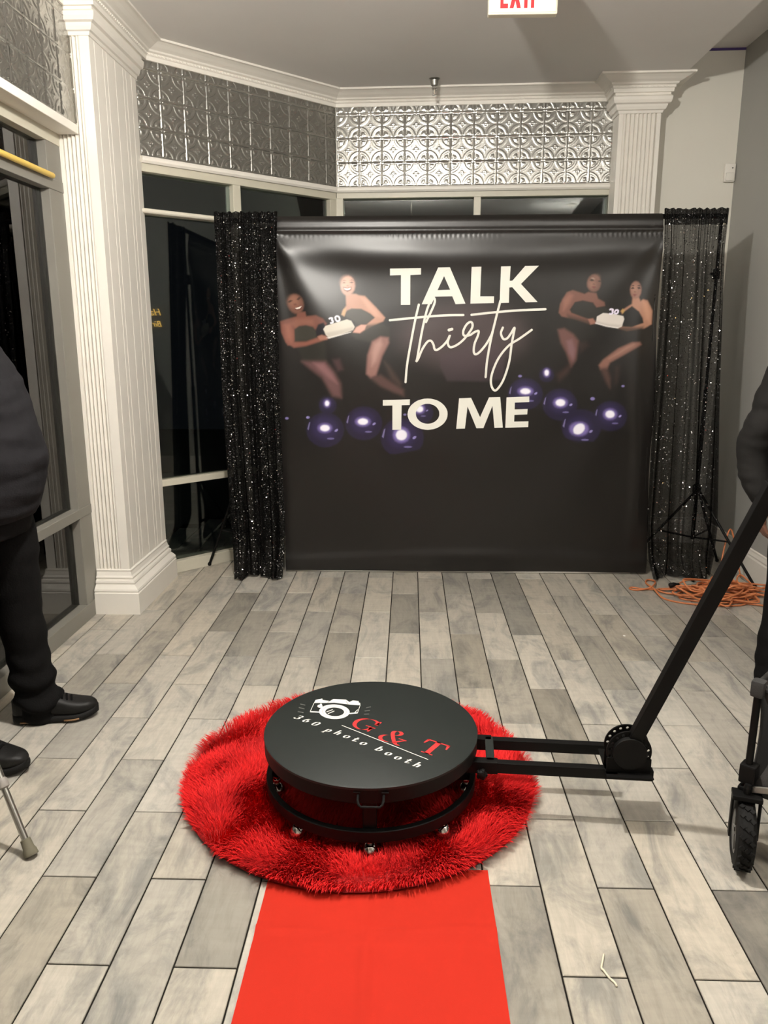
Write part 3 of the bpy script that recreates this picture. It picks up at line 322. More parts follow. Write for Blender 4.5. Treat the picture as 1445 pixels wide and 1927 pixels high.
DISC_ART=[([(-200.4,184.4),(-178.0,195.7),(-176.8,185.1),(-149.6,177.1),(-139.0,193.3),(-95.8,189.2),(-82.3,172.0),(-71.1,184.7),(-51.3,180.0),(-49.9,169.5),(-44.8,166.2),(-43.7,148.9),(-76.9,153.1),(-133.5,165.3),(-174.3,162.4),(-202.5,161.6)],'w'),([(-203.3,162.3),(-209.1,99.2),(-207.5,97.9),(-201.7,160.9)],'w'),([(-208.0,94.9),(-176.2,92.5),(-176.9,99.9),(-208.7,102.3)],'w'),([(-44.6,151.2),(-50.5,93.8),(-48.9,92.8),(-43.1,150.1)],'w'),([(-75.7,85.6),(-48.6,91.3),(-49.4,98.7),(-76.5,92.9)],'w'),([(-51.3,118.8),(-59.7,97.8),(-58.2,94.9),(-49.7,115.9)],'w'),([(-156.0,164.5),(-149.4,179.6),(-150.4,181.6),(-157.0,166.5)],'k'),([(-95.2,175.2),(-85.6,155.5),(-84.8,157.2),(-94.4,176.9)],'k'),([(-76.0,98.4),(-76.2,90.4),(-77.5,82.8),(-80.1,75.6),(-83.9,69.0),(-88.6,63.2),(-94.3,58.3),(-100.8,54.5),(-107.9,51.8),(-115.4,50.2),(-123.3,49.9),(-131.2,50.7),(-139.0,52.8),(-146.6,56.0),(-153.8,60.3),(-160.3,65.6),(-166.0,71.7),(-170.9,78.6),(-174.6,86.0),(-177.3,93.8),(-178.7,101.9),(-178.9,109.9),(-177.8,117.7),(-175.4,125.2),(-171.8,132.0),(-167.1,138.1),(-161.4,143.3),(-154.8,147.4),(-147.5,150.3),(-139.6,152.0),(-131.5,152.4),(-123.3,151.4),(-115.1,149.2),(-107.3,145.8),(-100.0,141.2),(-93.5,135.6),(-87.8,129.1),(-83.1,122.0),(-79.5,114.4),(-77.1,106.4)],'w'),([(-86.3,99.6),(-86.5,92.4),(-87.9,85.6),(-90.5,79.3),(-94.1,73.6),(-98.8,68.8),(-104.3,65.0),(-110.5,62.2),(-117.1,60.6),(-124.1,60.2),(-131.2,61.1),(-138.2,63.1),(-144.8,66.3),(-151.0,70.5),(-156.5,75.7),(-161.1,81.6),(-164.7,88.2),(-167.2,95.1),(-168.5,102.3),(-168.6,109.5),(-167.4,116.5),(-165.0,123.0),(-161.4,128.9),(-156.7,133.9),(-151.1,138.0),(-144.8,140.9),(-137.9,142.6),(-130.8,142.9),(-123.5,142.0),(-116.3,139.9),(-109.5,136.5),(-103.2,132.1),(-97.8,126.7),(-93.2,120.6),(-89.7,113.9),(-87.4,106.8)],'l'),([(-88.7,99.7),(-88.8,92.9),(-90.1,86.5),(-92.6,80.6),(-96.0,75.2),(-100.4,70.7),(-105.6,67.1),(-111.4,64.5),(-117.7,63.0),(-124.3,62.6),(-131.0,63.4),(-137.6,65.4),(-143.8,68.3),(-149.6,72.3),(-154.8,77.2),(-159.2,82.8),(-162.6,88.9),(-164.9,95.5),(-166.1,102.3),(-166.2,109.0),(-165.1,115.6),(-162.8,121.7),(-159.4,127.2),(-155.0,131.9),(-149.7,135.7),(-143.8,138.4),(-137.3,140.0),(-130.5,140.4),(-123.7,139.5),(-116.9,137.5),(-110.5,134.4),(-104.6,130.2),(-99.5,125.1),(-95.2,119.4),(-91.9,113.1),(-89.7,106.4)],'w'),([(-94.5,98.3),(-94.7,92.4),(-96.1,86.7),(-98.6,81.6),(-102.2,77.2),(-106.7,73.6),(-111.9,71.0),(-117.6,69.5),(-123.6,69.1),(-129.8,69.9),(-135.8,71.8),(-141.4,74.7),(-146.5,78.6),(-150.8,83.3),(-154.2,88.7),(-156.5,94.4),(-157.7,100.4),(-157.6,106.4),(-156.3,112.1),(-153.9,117.3),(-150.3,121.9),(-145.8,125.6),(-140.5,128.3),(-134.7,129.9),(-128.5,130.2),(-122.2,129.4),(-116.1,127.4),(-110.4,124.4),(-105.3,120.3),(-101.0,115.5),(-97.7,110.1),(-95.5,104.3)],'k'),([(-152.8,95.4),(-133.6,112.6),(-134.9,117.3),(-154.1,100.0)],'w'),([(-146.4,83.3),(-127.1,102.8),(-128.5,107.4),(-147.8,87.8)],'w'),([(-170.9,138.4),(-171.2,133.2),(-173.2,129.0),(-176.4,126.6),(-180.3,126.5),(-184.1,128.7),(-187.0,132.7),(-188.4,137.9),(-188.2,143.1),(-186.2,147.3),(-182.9,149.7),(-179.0,149.8),(-175.2,147.6),(-172.3,143.5)],'w'),([(-173.6,148.6),(-173.8,143.5),(-175.5,140.4),(-178.0,140.3),(-180.3,143.3),(-181.6,148.3),(-181.4,153.4),(-179.8,156.6),(-177.3,156.7),(-174.9,153.6)],'w'),([(-248.7,148.2),(-230.3,140.1),(-230.5,146.8),(-248.9,154.9)],'g'),([(-250.0,122.6),(-229.6,113.1),(-229.7,119.6),(-250.1,129.1)],'g'),([(-249.1,94.1),(-229.1,86.5),(-229.4,92.9),(-249.4,100.6)],'g'),([(-22.3,127.5),(-6.7,134.7),(-7.7,141.4),(-23.2,134.1)],'g'),([(-25.8,104.0),(-8.8,109.4),(-9.5,116.0),(-26.6,110.5)],'g'),([(-26.6,81.7),(-10.3,83.8),(-10.8,90.3),(-27.2,88.2)],'g'),([(-94.8,6.7),(178.7,-192.1),(179.3,-189.4),(-94.5,9.9)],'w')]
DISC_BIG={'G': (-18.2,19.1),'amp': (73.6,-58.7),'T': (194.9,-122.5)}
DISC_SMALL=[('3',(-240.6,58.4)),('6',(-210.1,38.5)),('0',(-178.6,16.7)),('p',(-131.6,-21.8)),('h',(-100.0,-38.1)),('o',(-69.7,-59.3)),('t',(-42.5,-78.8)),('o',(-14.6,-99.4)),('b',(33.9,-132.8)),('o',(63.8,-157.1)),('o',(92.8,-179.5)),('t',(121.5,-198.3)),('h',(149.1,-218.7))]
# ------------------------------------------------------------------ room shell
CZ, HZ, XR = 3.045, 3.25, 2.125
B0 = (-0.504, 5.64); BS = -0.08/1.894
def back_y(x): return B0[1]+(x-B0[0])*BS
BR = (XR, back_y(XR)); YREAR = -3.2; XF = -1.69
CA = (-1.51, 4.634)
FL = Fr((XF, YREAR), (XF, 3.99)); FA = Fr(CA, B0); FB = Fr(B0, BR); FRr = Fr(BR, (XR, YREAR))
PLX0, PLX1, PLY = 1.325, 1.586, 5.42

# floor: grout bed with single wood-look tiles
TW, TL, TX0, TY0 = 0.1545, 0.613, 0.0604, 4.3132
fm = MB().box(-1.80, 2.30, YREAR-0.1, 6.0, -0.10, -0.0035)
floor = struct(fm.build('floor', M_GROUT))
def tile_mb(mb, cx, cy, lx, ly):
    x0, x1, y0, y1, c = cx-lx/2, cx+lx/2, cy-ly/2, cy+ly/2, 0.0016
    vs = [(x0, y0, -0.008), (x1, y0, -0.008), (x1, y1, -0.008), (x0, y1, -0.008), (x0, y0, -c), (x1, y0, -c), (x1, y1, -c), (x0, y1, -c),
          (x0+c, y0+c, 0), (x1-c, y0+c, 0), (x1-c, y1-c, 0), (x0+c, y1-c, 0)]
    fs = [(8, 9, 10, 11)]
    for i in range(4):
        j = (i+1) % 4; fs += [(i, j, 4+j, 4+i), (4+i, 4+j, 8+j, 8+i)]
    return mb.add(vs, fs)
tile_me = None
DARK = {(-1, 2): .60, (-1, 0): .82, (-3, 2): .76, (-3, 4): .66, (-6, 3): .66, (-7, 2): .62, (-4, 3): .76, (-9, 2): .82, (-10, 5): .70, (3, 2): .60, (3, 0): .56,
        (1, 0): .68, (1, 4): .66, (2, 1): .70, (5, 4): .66, (3, 6): .58, (8, 3): .76, (-4, 9): .58, (-7, 10): .72, (5, 10): .50, (1, 10): .62, (3, 10): .70,
        (-9, 6): .74, (4, 3): .9, (6, 3): .82, (9, 2): .78, (10, 3): .72, (-5, 2): .86, (-2, 1): .98, (2, 5): .74, (1, 6): .9, (-6, 9): .84, (4, 9): 1.02, (-8, 7): .95,
        (7, 2): .86, (9, 4): .84, (-7, 8): .82, (-5, 8): .84, (-8, 5): 1.0, (-3, 0): .8, (0, 5): .72, (0, 3): 1.05, (-2, 3): 1.0, (3, 4): 1.08, (3, 8): .86, (1, 8): 1.0}
rest = MB(); cnt = 0
cand = []
for k in range(-12, 14):
    for e in range(-6, 26):
        if (e % 2 == 0) != (k % 2 != 0): continue          # odd columns end on even rows
        cx = TX0+(k+0.5)*TW; y_end = TY0-e*TL/2; cy = y_end+TL/2
        if cy > 6.1 or cy < YREAR-0.3 or cx < -1.80 or cx > 2.25: continue
        cand.append((cy, k, e, cx))
cand.sort(key=lambda c: -c[0])
for cy, k, e, cx in cand:
    if cnt < 296 and cy > 0.5:
        if tile_me is None:
            t = tile_mb(MB(), 0, 0, TW-0.0046, TL-0.0046).build('tile', M_TILE, floor); tile_me = t.data
        else:
            t = bpy.data.objects.new('tile', tile_me); COL.objects.link(t); t.parent = floor
        t.location = (cx, cy, RNG.uniform(-0.0006, 0.0006))
        g = DARK.get((k, e), RNG.choice([0.90, 0.96, 1.0, 1.05, 1.0, 0.93, 0.80]))
        h = RNG.uniform(-0.02, 0.02); t.color = (g*(1+h), g, g*(1-h*1.5), 1); cnt += 1
    else: tile_mb(rest, cx, cy, TW-0.0046, TL-0.0046)
rt = rest.build('tile_field', M_TILE, floor, kind='stuff'); rt.color = (0.95, 0.95, 0.95, 1)

# outside the windows: dark pavement and a neighbouring wall
og = struct(MB().box(-9, 6, -6, 14, -0.30, -0.20).build('exterior_ground', mat('night_asphalt', (0.02, 0.02, 0.022), 0.9)))

# ceilings
cl = MB().box(-1.95, 1.69, YREAR-0.1, 5.9, CZ, HZ+0.15); cl.box(1.69, 2.35, YREAR-0.1, 5.9, HZ, HZ+0.15)
struct(cl.build('ceiling', M_CEIL))

# tin tiles ---------------------------------------------------------------
def tin_height(a, b):
    """relief of one 6 inch stamped cell, a b in 0..1"""
    A = np.abs(a-0.5); Bb = np.abs(b-0.5); h = np.zeros_like(a)
    def ridge(d, wd): return np.clip(1-(d/wd)**2, 0, 1)**0.5
    ex = 0.5-A; ey = 0.5-Bb
    h = np.maximum(h, 1.35*ridge(ex, 0.042)*(ey > 0.075)); h = np.maximum(h, 1.1*ridge(ey, 0.036)*(ex > 0.085))
    rc = np.hypot(ex, ey); h = np.maximum(h, 0.7*ridge(rc, 0.045))
    for o, wd, am in ((0.455, 0.022, 0.8), (0.400, 0.022, 0.8), (0.428, 0.05, 0.35)): h = np.maximum(h, am*ridge(np.abs(rc-o), wd)*((ex > 0.05) & (ey > 0.05)))
    for (px, py, r, am) in ((0.0, 0.085, .036, .9), (0.085, 0.0, .036, .9), (0.0, 0.0, .028, .8), (0.06, 0.06, .022, .6), (0, .16, .022, .6), (.16, 0, .022, .6)):
        h = np.maximum(h, am*ridge(np.hypot(A-px, Bb-py), r))
    for (px, py, r, am) in ((.155, .155, .052, 1.0), (.215, .150, .045, .85), (.150, .215, .045, .85), (.105, .105, .030, .7), (.215, .215, .036, .6)):
        h = np.maximum(h, am*ridge(np.hypot(ex-px, ey-py), r))
    return h*0.0027
TIN = {}
def tin_tile(fr, parent, u0, z0, cell, noff, a0=0.0, a1=1.0):
    key = (round(cell, 4), round(a0, 2), round(a1, 2))
    if key not in TIN:
        n = 44; nu = max(6, int(n*(a1-a0)))
        a, b = np.meshgrid(np.linspace(a0, a1, nu+1), np.linspace(0, 1, n+1), indexing='ij')
        h = tin_height(a, b); V = np.stack([-a*cell, h, b*cell], -1).reshape(-1, 3)
        I = (np.arange(nu)[:, None]*(n+1)+np.arange(n)[None, :]).ravel()
        Fc = np.stack([I, I+1, I+n+2, I+n+1], -1)
        me = fastmesh('tin_tile', V, Fc); me.materials.append(M_TIN); TIN[key] = me
    o = bpy.data.objects.new('tin_tile', TIN[key]); COL.objects.link(o); o.parent = parent
    n_ = fr.n; p = fr.p+fr.u*u0+n_*noff
    tl = RNG.normal(0, 0.006, 2)
    o.matrix_world = Matrix(((-fr.u.x, n_.x, 0, p.x), (-fr.u.y, n_.y, 0, p.y), (0, 0, 1, z0), (0, 0, 0, 1))) @ Matrix.Rotation(tl[0], 4, 'X') @ Matrix.Rotation(tl[1], 4, 'Z')
    return o
ZF, ZL = 2.456, 2.420

# left wall: soffit over the shop windows
wl = MB().box(-2.0, -1.605, YREAR, 3.99, ZL+0.02, CZ+0.1)
wall_left = struct(wl.build('wall_left', M_WHITE))
FS = Fr((-1.605, YREAR), (-1.605, 3.99))
c = 0.1553
for i in range(15):
    for j in range(4): tin_tile(FS, wall_left, FS.L-(i+1)*c+0.004, ZF+j*0.1515, c, 0.002)
# angled wall and back wall above the windows
wa = MB(); FA.box(wa, -0.3, FA.L, -0.14, -0.003, ZL+0.02, CZ+0.1)
wall_angled = struct(wa.build('wall_angled', M_WHITE))
c = 0.1497
tin_tile(FA, wall_angled, FA.L-0.083, ZF, c, 0.0, 0.0, 0.55)
for j in range(1, 4): tin_tile(FA, wall_angled, FA.L-0.083, ZF+j*0.1515, c, 0.0, 0.0, 0.55)
for i in range(9):
    for j in range(4): tin_tile(FA, wall_angled, FA.L-0.083-(i+1)*c, ZF+j*0.1515, c, 0.0)
wb = MB(); FB.box(wb, 0, FB.L+0.2, -0.14, -0.003, ZL+0.02, HZ+0.1); FB.box(wb, (PLX0-B0[0]), FB.L+0.2, -0.14, 0.0, 0.0, HZ+0.1)
wall_back = struct(wb.build('wall_back', M_WALLB))
c = 0.1530
for i in range(12):
    for j in range(4): tin_tile(FB, wall_back, 0.006+i*c, ZF+j*0.1515, c, 0.0)
wr = MB(); FRr.box(wr, -0.2, FRr.L+0.2, -0.14, 0.0, -0.05, HZ+0.1)
wall_right = struct(wr.build('wall_right', M_WALLR))
struct(MB().box(-2.0, 2.3, YREAR-0.14, YREAR, -0.05, HZ+0.1).build('wall_rear', M_WALLB))

# window strips ------------------------------------------------------------
def window(name, fr, members, u0, u1, mats, glass_n=-0.05, z0=0.085, z1=2.38):
    w_ = empty(name); struct(w_)
    for nm, (a, b, n0, n1, za, zb), m in members:
        mb = MB(); fr.box(mb, a, b, n0, n1, za, zb, 0.003); mb.build(nm, m, w_)
    return w_
def pane(w_, fr, u0, u1, z0, z1, n=-0.05):
    mb = MB(); fr.box(mb, u0, u1, n-0.003, n+0.003, z0, z1); mb.build('glass_pane', M_GLASS, w_)
L = FL.L
mem = [('sill', (0, L, -0.13, 0.0, 0.0, 0.085), M_ALU), ('lower_rail', (0, L, -0.10, 0.0, 0.553, 0.602), M_ALU), ('transom_rail', (0, L, -0.10, 0.0, 2.150, 2.200), M_ALU),
       ('header', (0, L, -0.13, 0.0, 2.362, 2.442), M_FRAME), ('jamb', (L-0.150, L+0.01, -0.10, -0.004, 0.0, 2.37), M_ALU)]
ml = [L-0.15-1.45*i for i in range(1, 5)]
mem += [('mullion', (a-0.06, a, -0.10, -0.004, 0.0, 2.37), M_ALU) for a in ml]
w1 = window('window_1', FL, mem, 0, L, None)
ed = [L-0.15]+[x for a in ml for x in (a-0.06, a)][:0]
prev = L-0.15
for a in ml+[0.06]:
    for za, zb in ((0.085, 0.553), (0.602, 2.150), (2.200, 2.362)): pane(w1, FL, a, prev, za, zb)
    prev = a-0.06
lt = MB(); lt.box(-1.70, -1.592, YREAR, 3.99, 2.416, ZF, 0.004); struct(lt.build('trim_1', M_WHITE))
L = FA.L
mem = [('sill', (-0.2, L, -0.12, 0.0, 0.0, 0.075), M_FRAME), ('lower_rail', (-0.2, L-0.05, -0.08, -0.006, 0.566, 0.606), M_FRAME), ('transom_rail', (-0.2, L-0.05, -0.08, -0.012, 2.150, 2.178), M_FRAME),
       ('header', (-0.2, L, -0.12, -0.002, 2.376, 2.435), M_FRAME), ('mullion', (0.600, 0.655, -0.09, -0.006, 0.05, 2.38), M_FRAME), ('jamb', (L-0.052, L+0.02, -0.10, -0.006, 0.0, 2.38), M_FRAME),
       ('jamb', (-0.2, -0.10, -0.10, -0.006, 0.0, 2.38), M_FRAME)]
w2 = window('window_2', FA, mem, 0, L, None)
for a, b in ((-0.10, 0.600), (0.655, L-0.052)):
    for za, zb in ((0.075, 0.566), (0.606, 2.150), (2.178, 2.376)): pane(w2, FA, a, b, za, zb)
e3 = PLX0-B0[0]+0.03
mem = [('sill', (0, e3, -0.12, 0.0, 0.0, 0.075), M_FRAME), ('lower_rail', (0.04, e3, -0.08, -0.006, 0.566, 0.606), M_FRAME), ('transom_rail', (0.04, e3, -0.08, -0.012, 2.150, 2.178), M_FRAME),
       ('header', (0, e3, -0.12, -0.002, 2.384, 2.435), M_FRAME), ('mullion', (0.935, 0.982, -0.09, -0.006, 0.05, 2.39), M_FRAME), ('jamb', (-0.02, 0.044, -0.10, -0.006, 0.0, 2.39), M_FRAME), ('jamb', (e3-0.03, e3, -0.10, -0.006, 0.0, 2.39), M_FRAME)]
w3 = window('window_3', FB, mem, 0, e3, None)
for a, b in ((0.044, 0.935), (0.982, e3-0.03)):
    for za, zb in ((0.075, 0.566), (0.606, 2.150), (2.178, 2.384)): pane(w3, FB, a, b, za, zb)
# ledge trim below the tin
lp = [(0, 2.420), (0.012, 2.420), (0.020, 2.432), (0.020, 2.446), (0.012, 2.456), (0, 2.456)]
t2 = MB(); sweep(t2, [CA, B0, (PLX0+0.01, back_y(PLX0+0.01))], lp); struct(t2.build('trim_2', M_WHITE))

# columns ------------------------------------------------------------------
def reeded(p0, p1, n_reed, inset, depth, first, last, out):
    """points of a reeded face from p0 to p1 (2D), reeds between first and last, 'out' the outward normal"""
    P0, P1, o = Vector(p0), Vector(p1), Vector(out); pts = [P0, P0.lerp(P1, first)]
    for i in range(n_reed):
        a = first+(last-first)*i/n_reed; b = first+(last-first)*(i+1)/n_reed; gw = 0.22*(b-a)
        for k in range(6):
            t = k/5; pts.append(P0.lerp(P1, a+gw/2+(b-a-gw)*t)-o*depth*(1-math.sin(math.pi*t)))
        pts.append(P0.lerp(P1, b)-o*depth*1.6)
    pts.append(P0.lerp(P1, last)); pts.append(P1); return [(p.x, p.y) for p in pts]
col = struct(empty('column', (0, 0, 0)), 'white reeded corner column between the left and the angled windows')
face = reeded((-1.697, 3.99), (-1.51, 3.99), 6, 0, 0.010, 0.10, 0.74, (0, -1))
gr = []
for g in (0.10, 0.27, 0.34, 0.52, 0.70, 0.77, 0.9):
    y = 3.99+0.63*g; gr += [(-1.51, y-0.003), (-1.5125, y), (-1.51, y+0.003)]
poly = face+gr+[CA, (-1.60, 4.55), (-1.697, 4.50)]
MB().prism(poly, 0.0, 2.86).build('shaft', M_WHITE, col, angle=35)
bp_ = [(-0.01, 0.0), (0.062, 0.0), (0.062, 0.118), (0.056, 0.123), (0.060, 0.130), (0.056, 0.140), (0.036, 0.155), (0.030, 0.160), (0.034, 0.170), (0.030, 0.180), (0.018, 0.185), (0.022, 0.196), (0.014, 0.205), (0.008, 0.225), (0.010, 0.234), (0.0, 0.238), (-0.01, 0.238)]
b_ = MB(); sweep(b_, [(-1.690, 3.99), (-1.51, 3.99), (-1.51, 4.62)], bp_); b_.build('base', M_WHITE, col)
cp = [(-0.05, 2.843), (0.006, 2.843), (0.010, 2.858), (0.020, 2.862), (0.026, 2.876), (0.030, 2.890), (0.044, 2.896), (0.050, 2.912), (0.052, 2.930), (0.040, 2.940), (0.040, 2.965), (-0.05, 2.965)]
c_ = MB(); sweep(c_, [(-1.607, 3.99), (-1.51, 3.99), CA], cp); c_.build('capital', M_WHITE, col)
pil = struct(empty('column', (0, 0, 0)), 'white reeded pilaster at the right end of the back windows')
pb0, pb1 = back_y(PLX0), back_y(PLX1)
face = reeded((PLX0, PLY), (PLX1, PLY-0.011), 8, 0, 0.009, 0.10, 0.90, (0, -1))
MB().prism([(PLX0, pb0)]+face+[(PLX1, pb1)], 0.0, 2.86).build('shaft', M_WHITE, pil, angle=35)
pp = [(PLX0, pb0), (PLX0, PLY), (PLX1, PLY-0.011), (PLX1, pb1)]
c_ = MB(); sweep(c_, pp, cp); c_.build('capital', M_WHITE, pil)
b_ = MB(); sweep(b_, pp, bp_); b_.build('base', M_WHITE, pil)
# crown moulding
cr = [(-0.04, 2.953), (0.012, 2.953), (0.014, 2.974), (0.020, 2.978), (0.020, 2.990), (0.032, 2.996), (0.036, 3.004), (0.044, 3.008), (0.058, 3.014), (0.076, 3.024), (0.092, 3.031), (0.098, 3.033), (0.112, 3.034), (0.112, CZ+0.001), (-0.04, CZ+0.001)]
o_ = 0.042
path = [(-1.605, YREAR), (-1.605, 3.99-o_), (-1.51+o_, 3.99-o_), (-1.51+o_, 4.634+o_), B0, (PLX0-o_, back_y(PLX0-o_)), (PLX0-o_, PLY-o_), (PLX1+o_, PLY-o_-0.011), (PLX1+o_, pb1)]
c_ = MB(); sweep(c_, path, cr); crown = struct(c_.build('trim_3', M_WHITE))
# bead-and-dash run along the crown
bd = MB()
for a, b in zip(path[:-1], path[1:]):
    f_ = Fr(a, b); k = int(f_.L/0.022)
    for i in range(k):
        if f_.p.y+f_.u.y*i*0.022 < 2.6 and f_.n.x > 0.9: continue
        f_.box(bd, 0.022*i+0.004, 0.022*i+0.017, 0.018, 0.0245, 2.980, 2.988)
bd.build('bead_run', M_WHITE, crown, kind='stuff')
# flat trim board beside the pilaster, purple tape line at the top of the pale wall, baseboards
t4 = MB(); FB.box(t4, PLX1-B0[0]+0.002, PLX1-B0[0]+0.07, 0, 0.012, 0, 2.95); struct(t4.build('trim_4', M_WALLB))
t5 = MB(); FB.box(t5, 1.70-B0[0], FB.L, 0, 0.004, HZ-0.014, HZ); struct(t5.build('trim_5', mat('purple_edge_tape', (0.06, 0.03, 0.16), 0.6)))
bs = [(0, 0), (0.016, 0), (0.016, 0.13), (0.012, 0.140), (0.014, 0.150), (0.008, 0.170), (0.008, 0.180), (0, 0.185)]
q = MB(); sweep(q, [(PLX1+0.07, back_y(PLX1+0.07)), BR], bs); struct(q.build('baseboard_back', M_WHITE))
q = MB(); sweep(q, [BR, (XR, YREAR)], bs); struct(q.build('baseboard_right', M_WHITE))

# rods fixed along the transoms
r1 = MB(); r1.tube([(-1.672, 2.2, 2.204), (-1.672, 3.836, 2.204)], 0.013, 12); tag(r1.build('curtain_rod', mat('yellow_rod', (0.66, 0.46, 0.10), 0.45), None, smooth=True, angle=50), 'yellow rod lying along the transom of the left window', 'rod')
r2 = MB(); a = FA.M @ Vector((-0.10, 0.012, 2.164)); b = FA.M @ Vector((1.30, 0.012, 2.164)); r2.tube([a, b], 0.014, 12)
tag(r2.build('curtain_rod', mat('white_rod', (0.72, 0.68, 0.58), 0.4), None, smooth=True, angle=50), 'white rod across the angled window behind the left sequin curtain', 'rod')

# ceiling things --------------------------------------------------------------
def globe_light(x, y, z, r, power, label):
    t = tag(empty('ceiling_light', (x, y, CZ)), label, 'ceiling light')
    MB().lathe([(0.07, 0.0), (0.07, -0.012), (0.05, -0.024), (0.012, -0.03)], 32).build('canopy', M_WHITE, t, angle=40)
    MB().tube([(0, 0, -0.028), (0, 0, z-CZ+r+0.012)], 0.008, 12).build('stem', M_WHITE, t, smooth=True, angle=50)
    MB().lathe([(0.030, z-CZ+r+0.022), (0.034, z-CZ+r+0.018), (0.034, z-CZ+r-0.006), (0.03, z-CZ+r-0.008)], 24).build('holder', M_WHITE, t, angle=40)
    m_ = mat('glowing_globe', (0.8, 0.78, 0.7), 0.5, emit=(LAMP_COL, power))
    MB().sphere((0, 0, z-CZ), r, 24).build('globe', m_, t, smooth=True)
    return t
globe_light(-0.30, 1.95, 2.70, 0.057, LAMP_MAIN, 'glowing globe light hanging from the ceiling above the photo platform')
globe_light(1.60, 0.90, 2.75, 0.110, LAMP_SIDE, 'glowing globe light hanging at the right side of the room')

sp = tag(empty('fire_sprinkler', (0.148, 5.37, CZ)), 'chrome fire sprinkler head hanging from the ceiling before the crown moulding', 'sprinkler')
MB().lathe([(0.036, 0), (0.036, -0.003), (0.026, -0.010), (0.022, -0.040), (0.016, -0.044)], 24).build('escutcheon', M_STEEL, sp, angle=40)
MB().lathe([(0.013, -0.04), (0.013, -0.052), (0.018, -0.054), (0.018, -0.060), (0.010, -0.064)], 6).build('body', M_CHROME, sp, angle=30)
m_ = MB()
for s_ in (-1, 1): m_.tube([(s_*0.010, 0, -0.06), (s_*0.012, 0, -0.075), (s_*0.006, 0, -0.090), (0, 0, -0.094)], 0.0025, 8)
m_.build('yoke', M_CHROME, sp, smooth=True)
MB().tube([(0, 0, -0.062), (0, 0, -0.092)], 0.003, 8).build('bulb', mat('sprinkler_bulb', (0.7, 0.6, 0.5), 0.1), sp, smooth=True)
MB().lathe([(0.003, -0.092), (0.015, -0.096), (0.015, -0.098), (0.003, -0.099)], 20).build('deflector', M_STEEL, sp, angle=40)

ex = tag(empty('exit_sign', (0.490, 3.86, 2.852)), 'lit white exit sign with red letters hanging from the ceiling', 'exit sign')
M_SIGN = mat('sign_face', (0.85, 0.80, 0.66), 0.4, emit=((1.0, 0.88, 0.66), 0.06))
MB().box(-0.152, 0.152, -0.022, 0.022, 0.0, 0.176, 0.006).build('housing', mat('ivory_plastic', (0.72, 0.66, 0.52), 0.4), ex)
MB().box(-0.144, 0.144, -0.026, -0.020, 0.008, 0.168, 0.003).build('face', M_SIGN, ex)
MB().box(-0.05, 0.05, -0.02, 0.02, 0.176, CZ-2.852).build('canopy', M_WHITE, ex)
M_EXIT = mat('lit_red_letter', (0.62, 0.02, 0.025), 0.4, emit=((1.0, 0.05, 0.06), 0.06))
def flat_letter(name, polys, m, par, y0, y1):
    mb = MB()
    for p in polys:
        n = len(p); mb.add([(x, y0, z) for x, z in p]+[(x, y1, z) for x, z in p], [tuple(range(n)), tuple(range(n, 2*n))[::-1]]+[(i, (i+1) % n, n+(i+1) % n, n+i) for i in range(n)])
    return mb.build(name, m, par)
zz0, zz1 = 0.023, 0.150; wd = 0.014
def rect(x0, x1, z0, z1): return [(x0, z0), (x1, z0), (x1, z1), (x0, z1)]
flat_letter('letter_e', [rect(-.100, -.086, zz0, zz1), rect(-.086, -.066, zz0, zz0+.018), rect(-.086, -.070, .078, .096), rect(-.086, -.066, zz1-.018, zz1)], M_EXIT, ex, -0.0275, -0.025)
flat_letter('letter_x', [[(-.059, zz0), (-.042, zz0), (-.010, zz1), (-.027, zz1)], [(-.027, zz0), (-.010, zz0), (-.042, zz1), (-.059, zz1)]], M_EXIT, ex, -0.0278, -0.025)
flat_letter('letter_i', [rect(.004, .019, zz0, zz1)], M_EXIT, ex, -0.0275, -0.025)
flat_letter('letter_t', [rect(.034, .048, zz0, zz1-.018), rect(.024, .062, zz1-.018, zz1)], M_EXIT, ex, -0.0275, -0.025)

sn = tag(empty('motion_sensor', (2.085, back_y(2.085)-0.001, 2.448)), 'small white motion sensor high on the pale wall by the corner', 'sensor')
MB().box(-0.034, 0.036, -0.030, 0.0, 0.0, 0.115, 0.010).build('housing', M_WHITE, sn, angle=50)
MB().box(-0.027, 0.029, -0.037, -0.025, 0.006, 0.056, 0.008).build('lens', mat('sensor_lens', (0.78, 0.75, 0.68), 0.25), sn, angle=50)
MB().sphere((0.014, -0.031, 0.085), 0.004, 10).build('indicator', M_BLACKP, sn, smooth=True)
